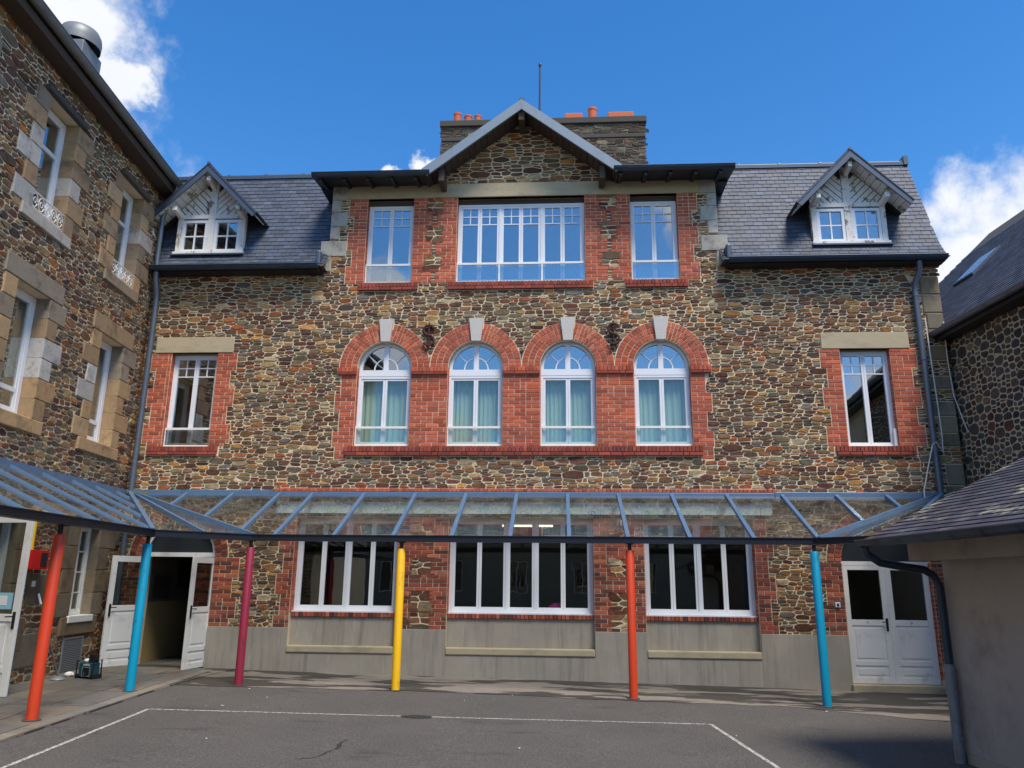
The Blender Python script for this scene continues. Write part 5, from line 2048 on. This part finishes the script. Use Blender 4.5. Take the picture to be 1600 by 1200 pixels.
for i in range(4):
    for k in range(18):
        fs.append((i * 18 + k, i * 18 + (k + 1) % 18, (i + 1) * 18 + (k + 1) % 18, (i + 1) * 18 + k))
sp.add(vs, fs)
sp.build('speaker', 'radio_black', rd, smooth=True)
MB().box(-0.062, 0.102, -0.0835, -0.081, 0.03, 0.045).box(-0.062, 0.102, -0.0835, -0.081, 0.165, 0.178).box(-0.062, -0.05, -0.0835, -0.081, 0.045, 0.165).box(0.09, 0.102, -0.0835, -0.081, 0.045, 0.165).build('speaker_trim', 'grille_grey', rd)
def lettering(body, size, parent, loc, mat):
    tx = bpy.data.curves.new('lettering', 'FONT')
    tx.body = body
    tx.size = size
    tx.align_x = 'CENTER'
    tx.extrude = 0.001
    txo = bpy.data.objects.new('lettering_source', tx)
    COL.objects.link(txo)
    dg = bpy.context.evaluated_depsgraph_get()
    me = bpy.data.meshes.new_from_object(txo.evaluated_get(dg))
    bpy.data.objects.remove(txo)
    lt = bpy.data.objects.new('lettering', me)
    me.materials.clear()
    me.materials.append(MATS[mat])
    COL.objects.link(lt)
    lt.parent = parent
    lt.rotation_euler = (R(90), 0, 0)
    lt.location = loc
    return lt


lettering('makita', 0.05, rd, (0.02, -0.083, 0.195), 'paper_white')
for lf_, ch_ in zip(RLEAVES, 'TP'):
    lettering(ch_, 0.07, lf_, (0.38, -0.0235, 1.0), 'grille_grey')


def crumple(name, label, cat, loc, r_, seed, mat='paper_white'):
    mb = MB()
    prof_n, m_ = 7, 12
    vs, fs = [], []
    for i in range(prof_n):
        th = math.pi * i / (prof_n - 1)
        for k in range(m_):
            a = 2 * math.pi * k / m_
            d = Vector((math.sin(th) * math.cos(a), math.sin(th) * math.sin(a), math.cos(th)))
            kk = r_ * (1 + 0.35 * noise.noise(d * 2.3 + Vector((seed, 0, 0))))
            vs.append((d.x * kk, d.y * kk, max(0.0, d.z * kk * 0.62 + r_ * 0.5)))
    for i in range(prof_n - 1):
        for k in range(m_):
            fs.append((i * m_ + k, i * m_ + (k + 1) % m_, (i + 1) * m_ + (k + 1) % m_, (i + 1) * m_ + k)[::-1])
    mb.add(vs, fs)
    o = mb.build(name, mat)
    o.location = loc
    return tag(o, label, cat)


plain('magenta_cloth', lin(214, 40, 140), 0.7, var=0.1, scale=6)
MB().box(-2.0, 0.55, 0.285, 0.62, 1.08, 1.13).build('inner_sill', 'white_paint', MAIN)
crumple('bag', 'magenta bundle on the ledge inside the middle ground floor window', 'bag', (-0.06, 0.46, 1.13), 0.16, 5, 'magenta_cloth')
crumple('rag', 'crumpled white cloth on the paving beside the radio', 'cloth', (-7.95, -1.92, gz(-7.95) + 0.026), 0.07, 3)
crumple('cloth', 'crumpled white paper lying on top of the radio', 'paper', (-7.62, -2.0, gz(-7.6) + 0.265), 0.055, 8)

# scraps on the asphalt
rl = random.Random(77)
lit = MB()
for i in range(11):
    x, y = rl.uniform(-5.6, 4.0), rl.uniform(-6.5, -1.2)
    r_ = rl.uniform(0.012, 0.034)
    a = rl.uniform(0, 3.14)
    q = [(x + r_ * math.cos(a + k * 1.57) * (1 if k % 2 else 0.6), y + r_ * math.sin(a + k * 1.57), gz(x) + 0.008 + 0.006 * (k % 2)) for k in range(4)]
    lit.add(q, [(0, 1, 2, 3)])
tag(lit.build('litter', 'paper_white'), 'small pale scraps scattered over the asphalt', 'litter', kind='stuff')

# ------------------------------------------------------------------ right-hand building
RP = Vector((7.6, 0, 0))
RIGHT = tag(empty('right_building', RP, RANG), 'dark stone building with a steep slate roof and skylight on the right', 'building')
# local: x towards the camera, y into the wall
rw_ = wall_with_openings(-4.4, 9.0, -0.3, 6.42, [], 0.4)
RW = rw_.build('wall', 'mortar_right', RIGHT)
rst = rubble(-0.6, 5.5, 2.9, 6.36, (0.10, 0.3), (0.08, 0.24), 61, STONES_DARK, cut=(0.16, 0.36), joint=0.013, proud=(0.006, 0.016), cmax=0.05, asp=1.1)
build_pieces(rst, 'stone', 'stone', RW, 300, 'stone_infill')
PIT = R(43.5)
rr_ = MB()
L_ = 6.2
cy, sz_ = math.cos(PIT), math.sin(PIT)
ez = 6.46
ey_ = -0.32
rr_.add([(-4.3, ey_, ez), (9, ey_, ez), (9, ey_ + L_ * cy, ez + L_ * sz_), (-4.3, ey_ + L_ * cy, ez + L_ * sz_),
         (-4.3, ey_, ez - 0.06), (9, ey_, ez - 0.06), (9, ey_ + L_ * cy, ez + L_ * sz_ - 0.06), (-4.3, ey_ + L_ * cy, ez + L_ * sz_ - 0.06)],
        [(0, 1, 2, 3), (7, 6, 5, 4), (0, 4, 5, 1), (1, 5, 6, 2), (2, 6, 7, 3), (3, 7, 4, 0)])
y2 = ey_ + L_ * cy
rr_.add([(-4.3, y2, ez + L_ * sz_), (9, y2, ez + L_ * sz_), (9, y2 * 2, ez), (-4.3, y2 * 2, ez)], [(0, 1, 2, 3)])
RROOF = rr_.build('roof', 'slab_dark', RIGHT)
rb2 = MB()
rb2.box(-4.3, 9, y2 * 2 - 0.7, y2 * 2 - 0.4, -0.3, 6.4)
rb2.prism([(0, 0)], 0, 0) if False else None
rb2.add([(-4.2, 0.4, -0.3), (-4.2, y2 * 2 - 0.7, -0.3), (-4.2, y2 * 2 - 0.7, 6.4), (-4.2, y2, ez + L_ * sz_ - 0.1), (-4.2, 0.4, 6.4)], [(0, 1, 2, 3, 4)])
rb2.build('rear_wall', 'rear_render', RIGHT)
SL_R = [((58, 62, 74), 5), ((66, 70, 82), 5), ((50, 53, 64), 4), ((74, 76, 86), 2)]
upv = Vector((0, cy, sz_))
nrm = Vector((0, -sz_, cy))
rsl = []
t_ = 0.0
row = 0
while t_ < 5.2:
    x = -4.32 + (0.1 if row % 2 else 0)
    while x < 5.0:
        x1 = x + 0.2
        p0 = Vector((x, ey_, ez)) + upv * t_
        rsl.append(slate_quad(p0, p0 + Vector((0.195, 0, 0)), upv, nrm, 0.15, pick(SL_R, rs_, 0.1), 0.008))
        x = x1
    t_ += 0.12
    row += 1
build_pieces(rsl, 'slate', 'slate', RROOF, 300, 'slate_infill')
half_gutter(MB(), (-4.3, ey_ - 0.05, ez - 0.02), (9, ey_ - 0.05, ez - 0.02), 0.07).build('gutter', 'pipe_zinc', RIGHT, smooth=True)
MB().box(-4.2, 9, -0.3, -0.005, 6.3, 6.42).build('eave_soffit', 'black_paint', RIGHT)
# skylight
RI_M = (Matrix.Translation(RP) @ Matrix.Rotation(RANG, 4, 'Z')).inverted()
sk = MB()
sc_ = RI_M @ Vector((9.35, 1.95, 8.65))
tt = (sc_.z - ez) / sz_
cpt = Vector((sc_.x, ey_ + tt * cy, ez + tt * sz_))
sx_ = Vector((1, 0, 0))


def slab_on(mb, c0, hx, hu, n0, n1):
    vs = []
    for nn_ in (n0, n1):
        for a, b_ in ((-1, -1), (1, -1), (1, 1), (-1, 1)):
            vs.append(c0 + sx_ * a * hx + upv * b_ * hu + nrm * nn_)
    mb.add(vs, [(3, 2, 1, 0), (4, 5, 6, 7), (0, 1, 5, 4), (1, 2, 6, 5), (2, 3, 7, 6), (3, 0, 4, 7)])


slab_on(sk, cpt, 0.36, 0.5, 0.0, 0.06)
sko = sk.build('skylight', 'zinc', RIGHT)
pn = MB()
for o_ in (-0.2, 0.2):
    slab_on(pn, cpt + sx_ * o_ * 0.83, 0.14, 0.44, 0.061, 0.07)
m_, t_m, b_m = new_mat('skylight_glass')
b_m.inputs['Base Color'].default_value = (0.18, 0.24, 0.32, 1)
b_m.inputs['Roughness'].default_value = 0.05
b_m.inputs['Metallic'].default_value = 0.0
b_m.inputs['IOR'].default_value = 2.6
pn.build('pane', 'skylight_glass', sko)

# ------------------------------------------------------------------ lean-to shed on the right
AO = Vector((3.42, -5.78, 0))
ANX = tag(empty('shed', AO, RANG), 'low rendered lean-to shed with a lichen-spotted slate roof on the right', 'shed')
# local: x towards the camera, y away from the courtyard; the gutter runs along y=0
AL = 9.0
PA = math.atan2(0.90, 1.85)
ca, sa = math.cos(PA), math.sin(PA)
LA = 5.2
az0 = 2.2
arf = MB()
arf.add([(0, 0, az0), (AL, 0, az0), (AL, LA * ca, az0 + LA * sa), (0, LA * ca, az0 + LA * sa), (0, 0, az0 - 0.07), (AL, 0, az0 - 0.07), (AL, LA * ca, az0 + LA * sa - 0.07), (0, LA * ca, az0 + LA * sa - 0.07)],
        [(0, 1, 2, 3), (7, 6, 5, 4), (0, 4, 5, 1), (1, 5, 6, 2), (2, 6, 7, 3), (3, 7, 4, 0)])
AROOF = arf.build('roof', 'slab_dark', ANX)
SL_A = [((66, 65, 74), 5), ((74, 72, 81), 5), ((58, 57, 66), 4), ((82, 81, 88), 2)]
upa, nra = Vector((0, ca, sa)), Vector((0, -sa, ca))
asl = []
t_ = -0.03
row = 0
while t_ < LA - 0.1:
    x = -0.03 - (0.1 if row % 2 else 0)
    while x < AL:
        x0, x1 = max(x, -0.03), min(x + 0.2, AL)
        p0 = Vector((x0, 0, az0)) + upa * t_
        vs, fs, c, szz = slate_quad(p0 + upa * rs_.uniform(-0.005, 0.005), p0 + Vector((x1 - x0 - 0.005, 0, 0)) + upa * rs_.uniform(-0.005, 0.005), upa, nra, 0.14, pick(SL_A, rs_, 0.1), 0.009)
        if x1 - x0 > 0.03:
            asl.append((vs, fs, c, szz if x < 2.2 else 0.0))
        x += 0.2
    t_ += 0.11
    row += 1
build_pieces(asl, 'slate', 'lichen_slate', AROOF, 300, 'slate_infill')
half_gutter(MB(), (-0.02, -0.06, az0 - 0.02), (AL, -0.06, az0 - 0.02), 0.07, brackets=0.45).build('gutter', 'gutter_zinc', ANX, smooth=True)
WO = 0.82
MB().box(0.02, AL, 0.44, 0.62, az0 - 0.23, az0 - 0.015).build('beam', 'annex_beam', ANX, bevel=0.006)
aw = MB()
aw.box(0.0, AL, WO, WO + 0.2, -0.3, az0 + 0.3)
aw.add([(0.0, WO + 0.2, -0.3), (0.2, WO + 0.2, -0.3), (0.2, 3.6, -0.3), (0.0, 3.6, -0.3), (0.0, WO + 0.2, az0 + 0.42), (0.2, WO + 0.2, az0 + 0.42), (0.2, 3.6, az0 + 1.68), (0.0, 3.6, az0 + 1.68)],
       [(3, 2, 1, 0), (4, 5, 6, 7), (0, 1, 5, 4), (1, 2, 6, 5), (2, 3, 7, 6), (3, 0, 4, 7)])
aw.build('wall', 'annex_render', ANX)
MB().box(0.03, AL, 0.62, WO, az0 - 0.16, az0 - 0.14).build('soffit', 'dark_wood', ANX)
MB().box(-0.03, AL, WO - 0.03, WO, -0.3, 0.03).build('wall_foot', 'annex_beam', ANX)
dq = MB().tube([(0.06, -0.06, az0 - 0.08), (0.05, -0.04, az0 - 0.16), (0.05, 0.1, az0 - 0.25), (0.05, 0.35, az0 - 0.29), (0.05, 0.58, az0 - 0.32), (0.05, 0.68, az0 - 0.38), (0.05, 0.735, az0 - 0.5), (0.05, 0.735, 0.86)], 0.044, 12)
dq.build('downpipe', 'gutter_zinc', ANX, smooth=True)
dq = MB().tube([(0.05, 0.735, 0.9), (0.05, 0.735, -0.1), (0.05, 0.70, -0.14)], 0.055, 12)
for z in (0.82, 0.6, 0.15, 0.7):
    dq.tube([(0.05, 0.735, z), (0.05, 0.735, z + 0.035)], 0.064, 12)
dq.build('downpipe_foot', 'old_pipe', ANX, smooth=True)

# ------------------------------------------------------------------ glass canopy
CAN = tag(empty('glass_canopy'), 'glass canopy on blue steel rafters and brightly coloured posts along the buildings', 'canopy')
ZB, ZG = 3.30, 2.40        # beam on the wall, gutter
GO = 2.02                  # reach
BL = (-8.30, 0)
# corner points of the gutter line
c_or = lw(12.0, GO + 0.02)
c_bl = Vector((-6.20, -3.16, 0))
c_ma = Vector((-5.07, -2.03, 0))
c_b2 = Vector((4.02, -2.03, 0))
c_e2 = Vector((5.35, -3.36, 0))
inner = Vector((-8.36, -0.10, 0))
innr = Vector((6.98, -0.10, 0))
# wall beams
MB().box(-8.3, -5.55, -0.16, -0.03, 3.25, 3.37).build('wall_beam', 'canopy_blue', CAN, bevel=0.008)
MB().box(-5.549, 3.99, -0.15, -0.035, 3.245, 3.345).build('wall_beam', 'canopy_blue', CAN, bevel=0.008)
MB().box(3.991, 6.95, -0.16, -0.03, 3.25, 3.36).build('wall_beam', 'canopy_blue', CAN, bevel=0.008)
lbm = MB()
lbm.bar(lw(0.1, 0.1, 3.30), lw(12, 0.1, 3.30), 0.12, 0.1)
lbm.build('wall_beam', 'canopy_blue', CAN)
MB().sheet([(-8.40, -0.05, 3.36), (-8.3, -0.35, 3.33), (-8.0, -0.2, 3.31), (-7.9, -0.04, 3.36)][::1], 0.05).build('corner_plate', 'moss', CAN)
# gutter: anthracite channel following the edge
gp = [c_or, c_bl, c_ma, c_b2, c_e2]
gt = MB()
for a, b_ in zip(gp[:-1], gp[1:]):
    d = (b_ - a).normalized()
    ext = 0.03
    p, q = a - d * ext, b_ + d * ext
    p = Vector((p.x, p.y, ZG - 0.035))
    q = Vector((q.x, q.y, ZG - 0.035))
    gt.bar(p, q, 0.13, 0.09)
    gt.bar(p + Vector((0, 0, 0.052)), q + Vector((0, 0, 0.052)), 0.16, 0.014)
gt.build('gutter', 'canopy_gutter', CAN)
raf = []


def rafter(a, b_, w=0.065, h=0.06):
    MB().bar(a, b_, w, h).build('rafter', 'canopy_blue', CAN)


FZ0 = 3.30
FX = [-7.2, -6.28, -5.37, -4.72, -3.72, -2.73, -1.76, -0.80, 0.16, 1.11, 2.10, 3.11, 4.12, 5.10, 6.0]
YB, YG = -0.13, -2.0


def edge_y(x):
    """y of the canopy edge or hip at x on the facade side"""
    if x < c_ma.x:
        k = (x - inner.x) / (c_ma.x - inner.x)
        return YB + (YG - YB) * k
    if x > c_b2.x + 0.12:
        k = (innr.x - x) / (innr.x - c_b2.x)
        return YB + (YG - YB) * k
    return YG


slope_z = lambda y: FZ0 + (ZG - FZ0) * (y - YB) / (YG - YB)
for x in FX:
    y = edge_y(x)
    if abs(y - YB) > 0.1:
        rafter((x, YB, slope_z(YB)), (x, y, slope_z(y) + 0.0))
# hip rafters
rafter((inner.x + 0.1, YB - 0.05, FZ0), (c_ma.x, YG, ZG + 0.01), 0.07, 0.08)
rafter((inner.x + 0.06, YB - 0.12, FZ0), (c_bl.x - 0.0, c_bl.y + 0.02, ZG + 0.01), 0.07, 0.08)
mid = (c_bl + c_ma) / 2
rafter((inner.x + 0.15, YB - 0.1, FZ0 - 0.03), (mid.x, mid.y, ZG + 0.01), 0.055, 0.06)
rafter((innr.x - 0.1, YB - 0.05, FZ0), (c_b2.x + 0.1, YG, ZG + 0.01), 0.07, 0.08)
rafter((innr.x - 0.06, YB - 0.15, FZ0), (c_e2.x - 0.4, c_e2.y + 0.4, ZG + 0.01), 0.07, 0.08)
# left run
LS = [2.3, 3.2, 4.05, 4.92, 5.78, 6.62, 7.5, 8.4, 9.3, 10.2]


def left_edge(s_):
    """reach of the canopy at s along the left wall (cut by the hip near the corner)"""
    s_b = (c_bl - LP).dot(WD)
    if s_ < s_b:
        return 0.12 + (GO - 0.12) * max(0, (s_ - 0.15)) / (s_b - 0.15)
    return GO


lz = lambda o: 3.30 + (ZG - 3.30) * (o - 0.1) / (GO - 0.1)
LSS = [0.7, 1.5] + LS
for s_ in LSS:
    o = left_edge(s_)
    if o > 0.3:
        rafter(lw(s_, 0.12, lz(0.12)), lw(s_, o, lz(o)), 0.04, 0.04)


def pane(pts):
    pts = [Vector(p) for p in pts]
    nn_ = (pts[1] - pts[0]).cross(pts[2] - pts[0])
    if nn_.z < 0:
        pts = pts[::-1]
    pts = [p + Vector((0, 0, -0.01)) for p in pts]
    MB().sheet(pts, 0.010).build('pane', 'canopy_glass', CAN)


xs = [inner.x + 0.15] + FX + [innr.x - 0.15]
for a, b_ in zip(xs[:-1], xs[1:]):
    cuts = sorted({a, b_} | {v_ for v_ in (c_ma.x, c_b2.x + 0.12) if a < v_ < b_})
    for p, q in zip(cuts[:-1], cuts[1:]):
        yp, yq = edge_y(p + 1e-5), edge_y(q - 1e-5)
        pts = [(p + 0.006, YB, slope_z(YB)), (q - 0.006, YB, slope_z(YB))]
        if abs(yq - YB) > 0.02:
            pts.append((q - 0.006, yq, slope_z(yq)))
        if abs(yp - YB) > 0.02:
            pts.append((p + 0.006, yp, slope_z(yp)))
        if len(pts) > 2:
            pane(pts)
cz0 = FZ0 - 0.02
pane([(inner.x + 0.16, YB - 0.08, cz0), (mid.x, mid.y, ZG), (c_ma.x - 0.04, c_ma.y, ZG)])
pane([(inner.x + 0.12, YB - 0.13, cz0), (c_bl.x + 0.04, c_bl.y, ZG), (mid.x, mid.y, ZG)])
pane([(innr.x - 0.12, YB - 0.1, cz0), (c_b2.x + 0.15, c_b2.y, ZG), (c_e2.x - 0.4, c_e2.y + 0.4, ZG)])
pane([(innr.x - 0.1, YB - 0.2, cz0), (c_e2.x - 0.4, c_e2.y + 0.4, ZG), (c_e2.x, c_e2.y, ZG), (6.2, -3.0, 3.0)])
ss = [0.3] + LSS
for a, b_ in zip(ss[:-1], ss[1:]):
    sb_ = (c_bl - LP).dot(WD)
    cuts = sorted({a, b_} | ({sb_} if a < sb_ < b_ else set()))
    for p, q in zip(cuts[:-1], cuts[1:]):
        op, oq = left_edge(p), left_edge(q)
        pts = [lw(p + 0.006, 0.12, lz(0.12)), lw(q - 0.006, 0.12, lz(0.12)), lw(q - 0.006, oq, lz(oq)), lw(p + 0.006, op, lz(op))]
        pane(pts)
# posts
POSTS = [((-6.06, -5.57), 'post_orange', 'orange-red post at the left edge'), ((-6.23, -3.18), 'post_cyan', 'cyan post in front of the open doorway'),
         ((-5.09, -2.02), 'post_maroon', 'maroon post'), ((-2.58, -1.98), 'post_yellow', 'yellow post'), ((1.13, -1.97), 'post_orange', 'orange-red post between two ground floor windows'), ((4.0, -2.1), 'post_cyan', 'cyan post near the closed doors')]
for (x, y), mt, lb_ in POSTS:
    zg = gz(x) + (0.026 if x < -5.9 else 0.005)
    po = MB().lathe([(0.001, 0), (0.066, 0), (0.066, 2.2 - zg), (0.06, 2.21 - zg), (0.001, 2.21 - zg)], 20, (x, y, zg)).build('post', mt, CAN, smooth=True)
    po['label'] = lb_
    pin = MB().tube([(x, y, 2.2), (x, y, 2.33)], 0.03, 8)
    pin.box(x - 0.06, x + 0.06, y - 0.06, y + 0.06, 2.31, 2.322)
    pin.build('post_pin', 'black_paint', po)
    MB().lathe([(0.1, 0.0), (0.1, 0.008), (0.06, 0.012)], 16, (x, y, zg)).build('base_plate', 'slab_dark', po)

# ------------------------------------------------------------------ building across the courtyard, behind the camera
OPP = tag(empty('opposite_building', (0, -34, 0), math.pi), 'stone building across the courtyard reflected in the windows', 'building')
ow = wall_with_openings(-22, 22, -0.6, 7.2, [(x, x + 1.2, z, z + 1.9) for x in range(-18, 19, 4) for z in (1.0, 4.4)], 0.4)
ow.build('wall', 'rear_render', OPP)
ob = MB().box(-22, 22, 5.0, 5.3, -0.6, 7.2)
ob.build('rear_wall', 'interior_dark', OPP)
orf = MB()
orf.add([(-22.5, -0.4, 7.2), (22.5, -0.4, 7.2), (22.5, 4.5, 10.4), (-22.5, 4.5, 10.4)], [(0, 1, 2, 3)])
orf.add([(-22.5, 4.5, 10.4), (22.5, 4.5, 10.4), (22.5, 9.4, 7.2), (-22.5, 9.4, 7.2)], [(0, 1, 2, 3)])
orf.build('roof', 'slab_dark', OPP)
for x in range(-18, 19, 4):
    for z in (1.0, 4.4):
        f = MB().box(x, x + 0.06, 0.1, 0.17, z, z + 1.9).box(x + 1.14, x + 1.2, 0.1, 0.17, z, z + 1.9).box(x + 0.06, x + 1.14, 0.1, 0.17, z, z + 0.06).box(x + 0.06, x + 1.14, 0.1, 0.17, z + 1.84, z + 1.9).box(x + 0.57, x + 0.63, 0.1, 0.17, z + 0.06, z + 1.84)
        w = f.build('window', 'white_pvc', OPP)
        MB().box(x + 0.06, x + 1.14, 0.13, 0.14, z + 0.06, z + 1.84).build('pane', 'window_glass', w)
